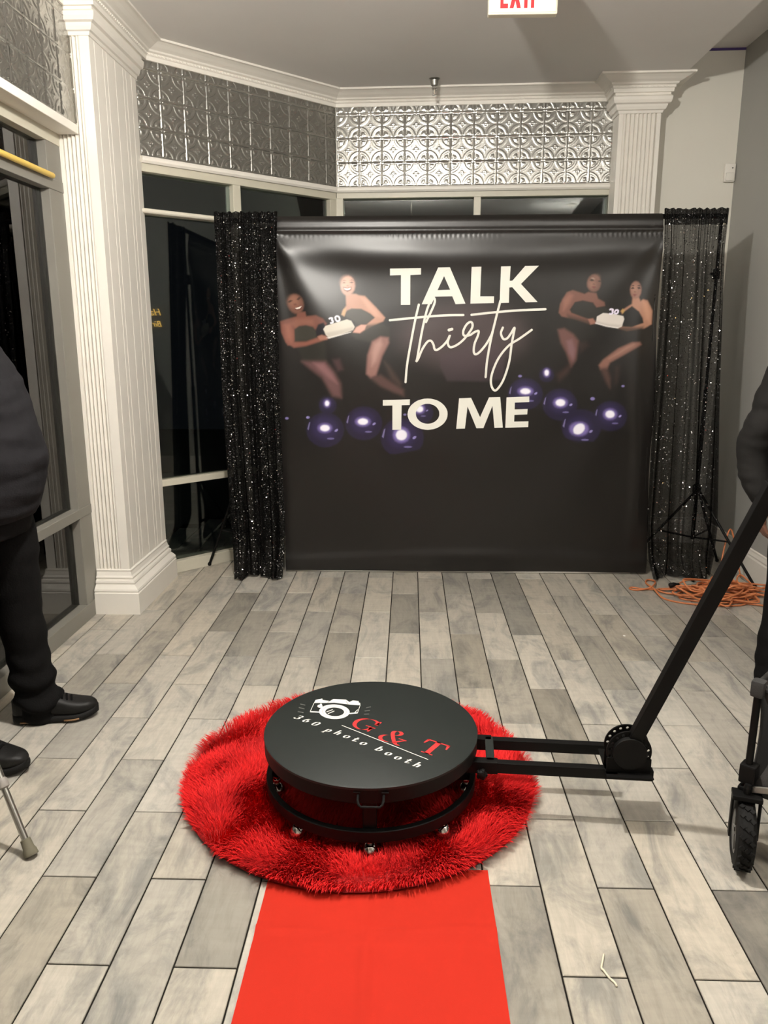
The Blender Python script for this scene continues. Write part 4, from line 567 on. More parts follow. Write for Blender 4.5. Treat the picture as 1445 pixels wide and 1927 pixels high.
# ------------------------------------------------------------------ backdrop: stand, banner, curtains
YB = 4.735
stand = tag(empty('backdrop_stand', (0.34, 4.78, 0)), 'black metal backdrop stand with two tripods carrying the printed banner', 'stand')
def sp_(x, y, z): return (x-0.34, y-4.78, z)
MB().tube([sp_(-1.13, 4.775, 2.128), sp_(1.81, 4.775, 2.138)], 0.014, 12).build('crossbar', M_BLACK, stand, smooth=True, angle=50)
for x, tips in ((-1.09, [(-1.30, 4.84), (-0.98, 4.52+0.55), (-0.93, 4.85)]), (1.790, [(2.06, 4.46), (2.05, 5.02), (1.45, 4.98)])):
    m_ = MB(); m_.tube([sp_(x, 4.79, 0.22), sp_(x, 4.79, 1.15)], 0.0125, 12); m_.tube([sp_(x, 4.79, 1.15), sp_(x, 4.785, 2.14)], 0.0095, 12)
    m_.build('pole', M_BLACK, stand, smooth=True, angle=50)
    MB().lathe([(0.016, -0.03), (0.020, -0.026), (0.020, 0.026), (0.016, 0.03)], 14, Matrix.Translation(sp_(x, 4.79, 1.82))).tube([sp_(x-0.035, 4.79, 1.82), sp_(x, 4.79, 1.82)], 0.008, 8).build('clamp', M_BLACKP, stand, angle=40)
    MB().lathe([(0.018, -0.03), (0.026, -0.02), (0.026, 0.02), (0.018, 0.03)], 14, Matrix.Translation(sp_(x, 4.79, 0.54))).build('hub', M_BLACKP, stand, angle=40)
    for tx, ty in tips:
        m_ = MB(); d = 0.008 if x > 0 else 0.0
        m_.tube([sp_(x+d, 4.79, 0.54), sp_(tx, ty, 0.012)], 0.0085, 8)
        mx_, my_ = x+(tx-x)*0.55, 4.79+(ty-4.79)*0.55
        m_.tube([sp_(x, 4.79, 0.23), sp_(mx_, my_, 0.54+(0.012-0.54)*0.55)], 0.006, 8)
        lg = m_.build('leg', M_BLACK, stand, smooth=True, angle=50)
        MB().sphere(sp_(tx, ty, 0.014), 0.013, 10).build('rubber_foot', M_RUBBER, lg, smooth=True)

def gs(v, s_): return np.exp(-(v/s_)**2)
def banner_disp(x, z):
    x = np.asarray(x, float); z = np.asarray(z, float)
    dx, dz = x+0.80, 2.07-z; r = np.hypot(dx, dz)+1e-6; th = np.degrees(np.arctan2(dx, np.maximum(dz, 1e-4)))
    A = 0.019*(r/0.35)*np.exp(-(r/0.85)**2)
    h = A*(0.42*gs(th-3, 7)+1.1*gs(th-28, 15)-0.4*gs(th-66, 16))
    dx2 = 1.47-x; r2 = np.hypot(dx2, dz)+1e-6; th2 = np.degrees(np.arctan2(dx2, np.maximum(dz, 1e-4)))
    h = h+0.010*(r2/0.4)*np.exp(-(r2/0.7)**2)*(0.8*gs(th2-12, 8)+0.6*gs(th2-40, 12))
    e = np.hypot((x-0.36)/0.98, (z-1.35)/1.20)
    h = h+0.010*gs(e-0.98, 0.17)*np.clip((1.5-z)/0.6, 0, 1)-0.004*gs(e-0.70, 0.16)*np.clip((1.3-z)/0.6, 0, 1)
    h = h+0.013*gs(x-1.37-0.03*np.sin(z*3), 0.045)*np.clip((1.7-z)/0.5, 0, 1)*np.clip(z/0.5, 0, 1)
    h = h+0.012*gs(z-1.93-0.03*(x-0.3)**2, 0.075)+0.006*gs(z-2.065, 0.014)+0.0008*(0.6+0.4*np.sin(x*5+1))*np.sin(x*225+0.7*np.sin(x*31))*gs(z-2.040, 0.016)
    h = h+0.016*gs(z-0.085-0.025*np.sin(x*2.2+0.5), 0.055)+0.005*gs(z-0.02, 0.03)
    for i, (fx, fz, ph, am) in enumerate(((5.1, 2.3, .4, .0016), (-3.7, 4.4, 1.9, .0016), (9.0, 3.1, 2.2, .0009), (2.0, 8.2, 3.3, .0009), (17, 13, .3, .00025), (-14, 19, 1.3, .00025))):
        h = h+am*np.sin(fx*x+fz*z+ph)
    return h
def banner_y(x, z):
    y = YB-banner_disp(x, z)
    return y+np.where(z > 2.105, (np.maximum(z, 2.105)-2.105)**2*12, 0.0)
NX, NZ = 640, 600
s1, t1 = np.meshgrid(np.linspace(0, 1, NX), np.linspace(0, 1, NZ), indexing='ij')
zz = 0.014+(2.146-0.014+0.006*s1)*t1
xx = (-0.778+(-0.792+0.778)*t1)*(1-s1)+(1.492+(1.440-1.492)*t1)*s1
xx = xx+0.006*np.sin(zz*7)*(s1 > 0.99)
colr = np.empty((NX, NZ, 3)); colr[:] = s2l((24, 21, 19))
def paint(poly, rgb, feather, alpha):
    P = np.array(poly, float)/1000.0; f = (feather+(2.0 if feather > 3 else 0))/1000.0
    x0, x1 = P[:, 0].min()-2*f, P[:, 0].max()+2*f; z0, z1 = P[:, 1].min()-2*f, P[:, 1].max()+2*f
    i0, i1 = np.searchsorted(np.linspace(-0.785, 1.466, NX), [x0-0.03, x1+0.03]); j0, j1 = np.searchsorted(np.linspace(0.014, 2.149, NZ), [z0-0.01, z1+0.01])
    X = xx[i0:i1, j0:j1]; Z = zz[i0:i1, j0:j1]
    if X.size == 0: return
    D = np.full(X.shape, 1e9); ins = np.zeros(X.shape, bool); n = len(P)
    for i in range(n):
        a, b = P[i], P[(i+1) % n]; e = b-a; L2 = e@e+1e-12
        t = np.clip(((X-a[0])*e[0]+(Z-a[1])*e[1])/L2, 0, 1)
        D = np.minimum(D, np.hypot(X-a[0]-t*e[0], Z-a[1]-t*e[1]))
        cnd = (a[1] > Z) != (b[1] > Z)
        with np.errstate(divide='ignore', invalid='ignore'): xi = a[0]+(Z-a[1])/(e[1] if abs(e[1]) > 1e-12 else 1e-12)*e[0]
        ins ^= cnd & (X < xi)
    sd = np.where(ins, D, -D); al = np.clip((sd+f)/(2*f), 0, 1); al = al*al*(3-2*al)*alpha
    c_ = np.array(s2l(rgb)); c_ = (c_*0.82+0.10*c_.mean()) if min(rgb) < 150 else c_; colr[i0:i1, j0:j1] = colr[i0:i1, j0:j1]*(1-al[..., None])+c_*al[..., None]
for poly, rgb, fe, al in FIGURES: paint(poly, rgb, fe, al)
V = np.stack([xx, banner_y(xx, zz), zz], -1).reshape(-1, 3)
I = (np.arange(NX-1)[:, None]*NZ+np.arange(NZ-1)[None, :]).ravel()
me = fastmesh('banner', V, np.stack([I, I+NZ, I+NZ+1, I+1], -1))
at = me.color_attributes.new('print', 'FLOAT_COLOR', 'POINT')
at.data.foreach_set('color', np.concatenate([colr.reshape(-1, 3), np.ones((NX*NZ, 1))], 1).astype(np.float32).ravel())
me.materials.append(M_BANNER)
banner = bpy.data.objects.new('banner', me); COL.objects.link(banner)
tag(banner, 'large black satin banner printed with white lettering, women holding cakes and dark balloons', 'banner')
def conform(name, polys, m, off=0.0016, holes=()):
    bm = bmesh.new(); E_ = []
    for p in list(polys)+list(holes):
        vs = [bm.verts.new((x, 0, z)) for x, z in p]; E_ += [bm.edges.new((vs[i], vs[(i+1) % len(vs)])) for i in range(len(vs))]
    bmesh.ops.triangle_fill(bm, use_beauty=True, use_dissolve=False, edges=E_)
    for _ in range(4):
        lg = [e for e in bm.edges if e.calc_length() > 0.035]
        if not lg: break
        bmesh.ops.subdivide_edges(bm, edges=lg, cuts=1); bmesh.ops.triangulate(bm, faces=bm.faces[:])
    co = np.array([v.co[:] for v in bm.verts]); y = banner_y(co[:, 0], co[:, 2])-off
    for v, yy in zip(bm.verts, y): v.co.y = yy
    me = bpy.data.meshes.new(name); bm.to_mesh(me); bm.free(); me.materials.append(m)
    o = bpy.data.objects.new(name, me); COL.objects.link(o); o.parent = banner; return o
M_BLET = mat('white_banner_print', (0.80, 0.79, 0.72), 0.45)
mm_ = lambda k: [(x/1000, z/1000) for x, z in LETTERS[k]]
for k, nm in (('T', 't'), ('A', 'a'), ('L', 'l'), ('K', 'k'), ('T2', 't'), ('O', 'o'), ('M', 'm'), ('E', 'e')):
    conform('letter_'+nm, [mm_(k)], M_BLET, holes=[mm_(k+'h')] if k+'h' in LETTERS else [])
for i, st in enumerate(SCRIPT):
    P = crv([(x/1000, z/1000) for x, z in st], 7 if len(st) > 2 else 6); P = [np.array(p) for p in P]; hw = 0.0066 if i != 6 else 0.0085
    Lp, Rp = [], []
    for k in range(len(P)):
        d = P[min(k+1, len(P)-1)]-P[max(k-1, 0)]; d = d/(np.hypot(*d)+1e-9); nn = np.array([-d[1], d[0]])*hw; Lp.append(P[k]+nn); Rp.append(P[k]-nn)
    vs = []; fs = []
    for k in range(len(P)): vs += [Lp[k], Rp[k]]
    fs = [(2*k, 2*k+1, 2*k+3, 2*k+2) for k in range(len(P)-1)]
    for e_, sgn in ((0, 1), (len(P)-1, -1)):                       # round caps
        ang = math.atan2(*(Lp[e_]-P[e_])[::-1]); b0 = len(vs)
        cap = [P[e_]+hw*np.array([math.cos(ang+sgn*math.pi*j/8), math.sin(ang+sgn*math.pi*j/8)]) for j in range(9)]
        vs += cap; fs.append(tuple(range(b0, b0+9)))
    vs = np.array(vs); y = banner_y(vs[:, 0], vs[:, 1])-0.0022-0.0002*i
    MB().add([(v[0], yy, v[1]) for v, yy in zip(vs, y)], fs).build('script_stroke', M_BLET, banner)
# white pocket edge along the banner's foot
MB().tube([(-0.775, YB+0.004, 0.009), (1.40, YB+0.004, 0.009)], 0.0075, 8).build('bottom_edge', mat('white_banner_back', (0.6, 0.58, 0.54), 0.5), banner, smooth=True)

def curtain(name, label, xl, xr, zt, yt, yb, m, seed, nf, pud):
    """gathered panel; xl and xr give the left and right edge x at floor, middle and top"""
    rg = np.random.default_rng(seed); nu, nv = 200, 150
    u, v = np.meshgrid(np.linspace(0, 1, nu), np.linspace(0, 1, nv), indexing='ij')
    q = lambda t, a: np.interp(t, [0, 0.15, 0.5, 0.9, 1], a)
    L_, R_ = q(v, xl), q(v, xr)
    ph = rg.uniform(0, 6, 6)
    fold = 0.5*np.sin(2*np.pi*nf*(u+0.03*np.sin(3*v+ph[0]))+ph[1])+0.3*np.sin(2*np.pi*(nf*1.7)*(u+0.02*np.sin(4*v+ph[2]))+ph[3])+0.25*np.sin(2*np.pi*nf*0.45*u+ph[4]+2*v)
    amp = 0.016+0.016*np.clip(1-v, 0, 1)
    fine = 0.004*np.sin(2*np.pi*26*u+ph[5]+1.5*np.sin(9*u))*np.clip((v-0.86)/0.1, 0, 1)
    x = L_+(R_-L_)*(u+0.012*np.sin(2*np.pi*nf*u*1.3+ph[2])); y = yb+(yt-yb)*v-fold*amp-fine
    bot = np.clip((pud-v)/pud, 0, 1)
    y = y-bot**1.5*(0.05+0.05*np.sin(9*u+ph[0])); z = zt*v+0.006+0.012*np.abs(np.sin(13*u+ph[3]))*bot+0.004*np.sin(60*u)*(v > 0.985)
    x = x+0.012*bot*np.sin(17*u+ph[1])
    I = (np.arange(nu-1)[:, None]*nv+np.arange(nv-1)[None, :]).ravel()
    F = np.stack([I, I+nv, I+nv+1, I+1], -1)
    top = 0.958; fl = v.reshape(-1)[F[:, 0]] < top
    root = empty(name, ((xl[0]+xr[0])/2, yb, 0)); base = np.array(root.location)
    V = np.stack([x, y, z], -1).reshape(-1, 3)-base
    for nm, sel, mt in (('panel', fl, m), ('rod_pocket', ~fl, M_SEQP)):
        F_ = F[sel]; idx = np.unique(F_); re = np.zeros(len(V), int); re[idx] = np.arange(len(idx))
        o_me = fastmesh(nm, V[idx]*(1.0), re[F_]); o_me.materials.append(mt)
        o = bpy.data.objects.new(nm, o_me); COL.objects.link(o); o.parent = root
    r2 = np.random.default_rng(seed+40); n_ = 1400; iu, iv = r2.integers(1, nu-2, n_), r2.integers(1, nv-2, n_)
    G = np.stack([x, y, z], -1); P0 = G[iu, iv]-base; Tu = G[iu+1, iv]-G[iu-1, iv]; Tv = G[iu, iv+1]-G[iu, iv-1]
    P0 = P0+(r2.uniform(0, 1, (n_, 1))-.5)*Tu+(r2.uniform(0, 1, (n_, 1))-.5)*Tv
    nn = np.cross(Tu, Tv); nn /= np.linalg.norm(nn, axis=1)[:, None]; nn = np.where(nn[:, 1:2] > 0, -nn, nn); P0 = P0+nn*0.0025
    nn = nn+r2.normal(0, 0.42, (n_, 3)); nn /= np.linalg.norm(nn, axis=1)[:, None]
    e1 = np.cross(nn, [0, 0, 1.0]); e1 /= np.linalg.norm(e1, axis=1)[:, None]; e2 = np.cross(nn, e1); V = []
    for k in range(6): V.append(P0+0.0027*(math.cos(k*math.pi/3)*e1+math.sin(k*math.pi/3)*e2))
    V = np.stack(V, 1).reshape(-1, 3); sq = fastmesh('sequins', V, np.arange(n_*6).reshape(-1, 6)); sq.materials.append(M_SPARK)
    o = bpy.data.objects.new('sequins', sq); COL.objects.link(o); o.parent = root; o['kind'] = 'stuff'
    return tag(root, label, 'curtain')
M_SEQP = sequin_material('dense_black_sequin_net', 0.97)
curtain('sequin_curtain', 'black sequin curtain at the left of the banner, pooling on the floor', (-1.075, -1.09, -1.115, -1.12, -1.125), (-0.775, -0.765, -0.775, -0.775, -0.765), 2.16, 4.705, 4.625, M_SEQ, 3, 5, 0.10)
curtain('sequin_curtain', 'sheer black sequin curtain at the right of the banner by the grey wall', (1.50, 1.465, 1.455, 1.45, 1.437), (1.885, 1.895, 1.845, 1.80, 1.805), 2.165, 4.715, 4.68, M_SEQS, 8, 5, 0.06)

# ------------------------------------------------------------------ red shag rug and runner
rugc = (-0.161, 2.395); RR = 0.583
rug = tag(empty('shag_rug', (*rugc, 0)), 'round red shag rug under the black photo platform', 'rug')
MB().lathe([(RR, 0.0055), (RR+0.004, 0.010), (RR-0.01, 0.014), (0.002, 0.014)], 72).build('backing', M_RUGB, rug, angle=40)
N = 88000
rad = RR*np.sqrt(RNG.uniform(0, 1, N))+RNG.uniform(0, 0.004, N); an = RNG.uniform(0, 2*np.pi, N)
px, py = rad*np.cos(an), rad*np.sin(an)
def vnoise(x, y, f, s):
    v = np.zeros_like(x)
    for i in range(6):
        r_ = np.random.default_rng(s*17+i); k = r_.normal(0, f, 2); v = v+np.sin(k[0]*x+k[1]*y+r_.uniform(0, 6.28))
    return v/2.2
dirn = 2.0*vnoise(px, py, 6.5, 1)+1.6*vnoise(px, py, 15, 2)+RNG.normal(0, 0.55, N)
edge = np.clip((rad-RR+0.10)/0.10, 0, 1); ox, oy = np.cos(an), np.sin(an)
hx, hy = np.cos(dirn)*(1-0.75*edge)+ox*0.75*edge, np.sin(dirn)*(1-0.75*edge)+oy*0.75*edge
ln = RNG.uniform(0.032, 0.052, N); lean = np.clip(0.52+0.16*vnoise(px, py, 11, 3)+RNG.normal(0, 0.12, N)+0.22*edge, 0.15, 1.15)
for i in range(8):                                            # pile pressed flat round the platform's feet
    fa = R(45*i-88); d_ = np.hypot(px+rugc[0]+0.116-0.308*math.cos(fa), py+rugc[1]-2.27-0.308*math.sin(fa)); ln = np.where(d_ < 0.055, ln*0.35, ln)
w_ = RNG.uniform(0.0011, 0.0019, N); sx, sy = -hy, hx
rows = []
for t, wf in ((0, 1.0), (0.45, 0.9), (0.8, 0.65), (1.0, 0.0)):
    a = lean*t*1.15; hor = ln*t*np.sin(a*0.9+0.12); ver = 0.012+ln*t*np.cos(a*0.95+0.1); cx, cy = px+hx*hor, py+hy*hor; ver = np.maximum(ver, 0.006)
    if wf > 0: rows += [np.stack([cx-sx*w_*wf, cy-sy*w_*wf, ver], -1), np.stack([cx+sx*w_*wf, cy+sy*w_*wf, ver], -1)]
    else: rows.append(np.stack([cx, cy, ver], -1))
V = np.stack(rows, 1).reshape(-1, 3); b7 = np.arange(N)[:, None]*7
F = np.concatenate([b7+np.array([[0, 1, 3]]), b7+np.array([[0, 3, 2]]), b7+np.array([[2, 3, 5]]), b7+np.array([[2, 5, 4]]), b7+np.array([[4, 5, 6]])])
fme = fastmesh('pile', V, F); fme.materials.append(M_FUR)
fo = bpy.data.objects.new('pile', fme); COL.objects.link(fo); fo.parent = rug; fo['kind'] = 'stuff'

nu, nv = 60, 260
u, v = np.meshgrid(np.linspace(0, 1, nu), np.linspace(0, 1, nv), indexing='ij')
X = -0.386+0.004*np.sin(v*9)*(u < .5)+u*0.616; Y = -1.6+v*3.512+0.008*u
z = 0.0065+0.0056*gs(X+0.098-0.02*np.sin(Y*2), 0.012)-0.0022*gs(X+0.075-0.02*np.sin(Y*2), 0.012)
for yc in (1.675, 1.05, 0.4): z = z+0.0070*gs(Y-yc-0.012*np.sin(X*9), 0.010)-0.0018*gs(Y-yc+0.03, 0.014)
z = z+0.0008*gs(X+0.25, 0.006)+0.0008*gs(X-0.10, 0.006)+0.0007*gs(Y-1.60, .006)+0.0008*np.sin(X*21+Y*7)*np.sin(Y*11-X*5)*0.6
z = 0.0022+(z-0.0022)*np.clip((1.80-Y)/0.08, 0, 1)                # lies flat under the rug
V = np.stack([X, Y, np.maximum(z, 0.0022)], -1).reshape(-1, 3); nV = len(V); Vb = V.copy(); Vb[:, 2] -= 0.0012
I = (np.arange(nu-1)[:, None]*nv+np.arange(nv-1)[None, :]).ravel(); F = np.stack([I, I+nv, I+nv+1, I+1], -1)
rme = fastmesh('carpet_runner', np.concatenate([V, Vb]), np.concatenate([F, F[:, ::-1]+nV])); rme.materials.append(M_RUNNER)
ro = bpy.data.objects.new('carpet_runner', rme); COL.objects.link(ro); tag(ro, 'bright red cloth runner with fold creases leading to the round rug', 'carpet')

# ------------------------------------------------------------------ spinning photo booth platform
DC = Vector((-0.116, 2.27, 0)); booth = tag(empty('photo_booth_platform', DC), 'black round spinning photo platform on a ring base with a long camera arm', 'photo booth')
RT = 0.339
MB().lathe([(0.002, 0.196), (RT-0.004, 0.196), (RT, 0.200), (RT, 0.243)], 96).build('disc_rim', M_BLACKP, booth, angle=40)
MB().lathe([(RT+0.0005, 0.240), (RT+0.0012, 0.247), (RT-0.003, 0.250), (0.001, 0.250)], 96, caps=False).build('disc_top', M_DECK, booth, angle=40)
# printed artwork
def flat(name, poly, z, m, par):
    return MB().add([(x/1000, y/1000, z) for x, y in poly], [tuple(range(len(poly)))]).build(name, m, par)
layers = {'w': MB(), 'k': MB(), 'g': MB(), 'l': MB()}
MT = {'w': M_PRINTW, 'k': M_DECK, 'g': M_PRINTG, 'l': M_PRINTL}
logo = empty('camera_logo'); logo.parent = booth
for i, (poly, c_) in enumerate(DISC_ART):
    layers[c_].add([(x/1000, y/1000, 0.2503+i*0.00003) for x, y in poly], [tuple(range(len(poly)))])
for k, nm in (('w', 'white_print'), ('k', 'black_print'), ('g', 'grey_print'), ('l', 'lens_ring_print')): layers[k].build(nm, MT[k], logo, kind='stuff')
UD, VD = Vector((0.85, -0.53)), Vector((0.53, 0.85))
def glyph(name, strokes, c, sx, sy, nib, m, par, slant=0.0, z=0.2505, poly=()):
    """strokes: polylines in a unit box drawn with a flat nib (nx, ny in box units)"""
    mb = MB()
    def P(x, y): a = (x-0.5+slant*(y-0.5))*sx; b = (y-0.5)*sy; return (c[0]/1000+UD.x*a+VD.x*b, c[1]/1000+UD.y*a+VD.y*b, z)
    for st in strokes:
        pts = crv(st[1], 6) if st[0] == 'c' else [np.array(p, float) for p in st[1]]
        nx, ny = st[2] if len(st) > 2 else nib
        for a, b in zip(pts[:-1], pts[1:]):
            mb.add([P(a[0]-nx, a[1]-ny), P(b[0]-nx, b[1]-ny), P(b[0]+nx, b[1]+ny), P(a[0]+nx, a[1]+ny)], [(0, 1, 2, 3)])
    for p in poly: mb.add([P(*q) for q in p], [tuple(range(len(p)))])
    return mb.build(name, m, par)
nb = (0.075, 0.022)
G_ = [('c', [(0.86, 0.70), (0.80, 0.90), (0.58, 0.97), (0.34, 0.92), (0.15, 0.72), (0.10, 0.46), (0.20, 0.18), (0.44, 0.03), (0.66, 0.06), (0.80, 0.20), (0.82, 0.40)])]
glyph('letter_g', G_, DISC_BIG['G'], 0.088, 0.078, nb, M_PRINTR, booth, poly=[[(0.56, 0.44), (0.98, 0.44), (0.98, 0.39), (0.56, 0.39)], [(0.80, 0.66), (0.93, 0.66), (0.93, 0.99), (0.87, 0.99)], [(0.74, 0.40), (0.90, 0.40), (0.90, 0.04), (0.84, 0.04)]])
A_ = [('c', [(1.02, 0.46), (0.90, 0.34), (0.72, 0.13), (0.46, 0.02), (0.20, 0.05), (0.07, 0.24), (0.16, 0.44), (0.40, 0.56), (0.62, 0.70), (0.64, 0.88), (0.48, 0.98), (0.32, 0.90), (0.32, 0.74), (0.44, 0.54), (0.66, 0.26), (0.84, 0.08), (1.00, 0.03)])]
glyph('ampersand', A_, DISC_BIG['amp'], 0.080, 0.078, (0.072, 0.03), M_PRINTR, booth, poly=[[(0.74, 0.52), (1.10, 0.52), (1.10, 0.47), (0.74, 0.47)]])
glyph('letter_t', [], DISC_BIG['T'], 0.082, 0.078, nb, M_PRINTR, booth, poly=[[(0.40, 0.0), (0.60, 0.0), (0.60, 1.0), (0.40, 1.0)], [(0.26, 0.0), (0.74, 0.0), (0.74, 0.05), (0.26, 0.05)], [(0.02, 0.93), (0.98, 0.93), (0.98, 1.0), (0.02, 1.0)], [(0.0, 0.66), (0.06, 0.66), (0.14, 0.96), (0.02, 1.0)], [(1.0, 0.66), (0.94, 0.66), (0.86, 0.96), (0.98, 1.0)]])
ln_ = (0.15, 0.03)
O_ = [('c', [(0.5, 0.97), (0.2, 0.80), (0.12, 0.5), (0.2, 0.18), (0.5, 0.03), (0.8, 0.2), (0.88, 0.5), (0.8, 0.82), (0.5, 0.97)])]
SMALL = {'o': ([('c', [(0.5, 0.62), (0.2, 0.5), (0.14, 0.3), (0.24, 0.1), (0.5, 0.0), (0.78, 0.12), (0.86, 0.32), (0.76, 0.54), (0.5, 0.62)])], 1), '0': (O_, 1),
 '6': ([('c', [(0.85, 0.97), (0.45, 0.85), (0.18, 0.5), (0.2, 0.15), (0.5, 0.0), (0.8, 0.15), (0.82, 0.4), (0.55, 0.55), (0.25, 0.42)])], 1),
 '3': ([('c', [(0.15, 0.85), (0.4, 0.98), (0.78, 0.88), (0.76, 0.64), (0.45, 0.54)]), ('c', [(0.45, 0.54), (0.8, 0.46), (0.86, 0.2), (0.55, 0.0), (0.2, 0.06), (0.12, 0.2)])], 1),
 'p': ([('l', [(0.28, -0.36), (0.28, 0.60)]), ('c', [(0.3, 0.45), (0.55, 0.62), (0.82, 0.5), (0.84, 0.2), (0.6, 0.0), (0.32, 0.1)]), ('l', [(0.02, -0.34), (0.52, -0.34)], (0.0, 0.03))], 1),
 'h': ([('l', [(0.22, 0.0), (0.22, 1.0)]), ('c', [(0.26, 0.40), (0.5, 0.60), (0.74, 0.54), (0.78, 0.3), (0.78, 0.0)])], 1),
 't': ([('l', [(0.42, 0.92), (0.42, 0.2)]), ('c', [(0.42, 0.2), (0.5, 0.02), (0.78, 0.06), (0.9, 0.2)]), ('l', [(0.05, 0.60), (0.85, 0.60)], (0.0, 0.035))], 1),
 'b': ([('l', [(0.22, 0.02), (0.22, 1.0)]), ('c', [(0.26, 0.42), (0.55, 0.62), (0.86, 0.45), (0.86, 0.18), (0.55, 0.0), (0.26, 0.1)])], 1)}
for ch_, c_ in DISC_SMALL:
    nm = {'3': 'digit_three', '6': 'digit_six', '0': 'digit_zero'}.get(ch_, 'letter_'+ch_)
    glyph(nm, SMALL[ch_][0], c_, 0.0195, 0.028, ln_, M_PRINTW, booth, slant=0.35)
# ring base, posts, feet, handles
rg_ = MB(); rg_.lathe([(0.318, 0.072), (0.336, 0.072), (0.337, 0.105), (0.335, 0.107), (0.319, 0.107), (0.318, 0.072)], 96, caps=False); rg_.build('base_ring', M_BLACK, booth, angle=40)
MB().lathe([(0.075, 0.095), (0.075, 0.175), (0.11, 0.18), (0.11, 0.196)], 40).build('spindle', M_BLACK, booth, angle=40)
for a in (0, 90, 180, 270):
    M_ = Matrix.Rotation(R(a+(2 if a == 270 else 0)), 4, 'Z')
    MB().box(0.05, 0.325, -0.020, 0.020, 0.078, 0.102, 0.003, M_).build('spoke', M_BLACK, booth)
    MB().box(0.294, 0.318, -0.020, 0.020, 0.100, 0.197, 0.003, M_).build('post', M_BLACK, booth)
for i in range(8):
    a = R(45*i-90+2); c_ = Matrix.Translation((0.308*math.cos(a), 0.308*math.sin(a), 0))
    f_ = MB().lathe([(0.0075, 0.034), (0.0075, 0.075)], 12, c_); f_.lathe([(0.012, 0.056), (0.013, 0.058), (0.013, 0.066), (0.012, 0.068)], 6, c_)
    fo = f_.build('leveling_foot', M_CHROME, booth, smooth=True, angle=40)
    MB().lathe([(0.022, 0.018), (0.026, 0.024), (0.025, 0.033), (0.016, 0.046), (0.009, 0.052)], 24, c_).build('foot_pad', M_CHROME, fo, smooth=True, angle=50)
for sgn, cx in ((-1, 0.016), (1, -0.015)):
    h = MB(); y0 = sgn*(RT-0.002); y1 = sgn*(RT+0.034)
    pts = [(cx-0.036, y0, 0.226), (cx-0.036, y1-sgn*0.014, 0.222), (cx-0.033, y1-sgn*0.006, 0.214), (cx-0.026, y1, 0.210), (cx+0.026, y1, 0.210), (cx+0.033, y1-sgn*0.006, 0.214), (cx+0.036, y1-sgn*0.014, 0.222), (cx+0.036, y0, 0.226)]
    h.tube(pts, 0.0038, 8); h.box(cx-0.050, cx-0.030, min(y0, y0+sgn*0.004), max(y0, y0+sgn*0.004), 0.218, 0.234); h.box(cx+0.030, cx+0.050, min(y0, y0+sgn*0.004), max(y0, y0+sgn*0.004), 0.218, 0.234)
    h.build('carry_handle', M_BLACK, booth, smooth=True, angle=40)
# camera arm
def bx(p): return Vector(p)-DC
ud = Vector((0.530, -0.036, 0)).normalized(); nd = Vector((ud.y, -ud.x, 0))
def bar(name, p0, length, wdt, zt, zb, m=M_BLACK, ch=0.002):
    M_ = Matrix(((ud.x, -ud.y, 0, p0[0]-DC.x), (ud.y, ud.x, 0, p0[1]-DC.y), (0, 0, 1, 0), (0, 0, 0, 1)))
    return MB().box(0, length, -wdt/2, wdt/2, zb, zt, ch, M_).build(name, m, booth)
bar('arm_bar', (0.150, 2.318), 0.49, 0.026, 0.196, 0.162)
bar('arm_bar', (0.150, 2.178), 0.595, 0.026, 0.196, 0.162)
bar('bar_sleeve', (0.190, 2.3155), 0.085, 0.032, 0.199, 0.160)
bar('bar_sleeve', (0.170, 2.1765), 0.110, 0.032, 0.199, 0.160)
M_ = Matrix(((ud.x, -ud.y, 0, 0.262-DC.x), (ud.y, ud.x, 0, 2.242-DC.y), (0, 0, 1, 0), (0, 0, 0, 1)))
MB().box(-0.013, 0.013, -0.072, 0.072, 0.190, 0.199, 0.002, M_).build('cross_brace', M_DECK, booth)
for p in ((0.215, 2.346, 0.18), (0.228, 2.146, 0.172)):
    k_ = MB(); s_ = 1 if p[1] > 2.25 else -1
    M2 = Matrix.Translation(bx(p)) @ Matrix.Rotation(R(-90*s_), 4, 'X')
    prof = [(0.004, -0.012), (0.004, 0.006), (0.013, 0.008), (0.014, 0.018), (0.010, 0.022)]; k_.lathe(prof, 14, M2)
    for i in range(5):
        a = 2*math.pi*i/5; k_.lathe([(0.0055, 0.007), (0.006, 0.017), (0.004, 0.020)], 8, M2 @ Matrix.Translation((0.012*math.cos(a), 0.012*math.sin(a), 0)))
    k_.build('clamp_knob', M_BLACKP, booth, smooth=True, angle=50)
HC = Vector((0.664, 2.133, 0.262))
def holed_disc(name, c, rr, th, nh, rh, rho, full=True):
    bm = bmesh.new(); E_ = []
    def loop(cx, cz, r, n): 
        vs = [bm.verts.new((cx+r*math.cos(2*math.pi*i/n), 0, cz+r*math.sin(2*math.pi*i/n))) for i in range(n)]
        for i in range(n): E_.append(bm.edges.new((vs[i], vs[(i+1) % n])))
    loop(0, 0, rr, 48)
    for i in range(nh):
        a = R(-35+250*i/(nh-1)); loop(rho*math.cos(a), rho*math.sin(a), rh, 10)
    bmesh.ops.triangle_fill(bm, use_beauty=True, use_dissolve=False, edges=E_)
    g = bmesh.ops.extrude_face_region(bm, geom=bm.faces[:]); bmesh.ops.translate(bm, vec=(0, th, 0), verts=[v for v in g['geom'] if isinstance(v, bmesh.types.BMVert)])
    M_ = Matrix(((ud.x, -ud.y, 0, c.x-DC.x), (ud.y, ud.x, 0, c.y-DC.y), (0, 0, 1, c.z), (0, 0, 0, 1)))
    bmesh.ops.transform(bm, matrix=M_, verts=bm.verts[:])
    me = bpy.data.meshes.new(name); bm.to_mesh(me); bm.free(); return link(name, me, M_BLACK, booth)
holed_disc('hinge_plate', HC+nd*0.012, 0.066, 0.006, 13, 0.0048, 0.056)
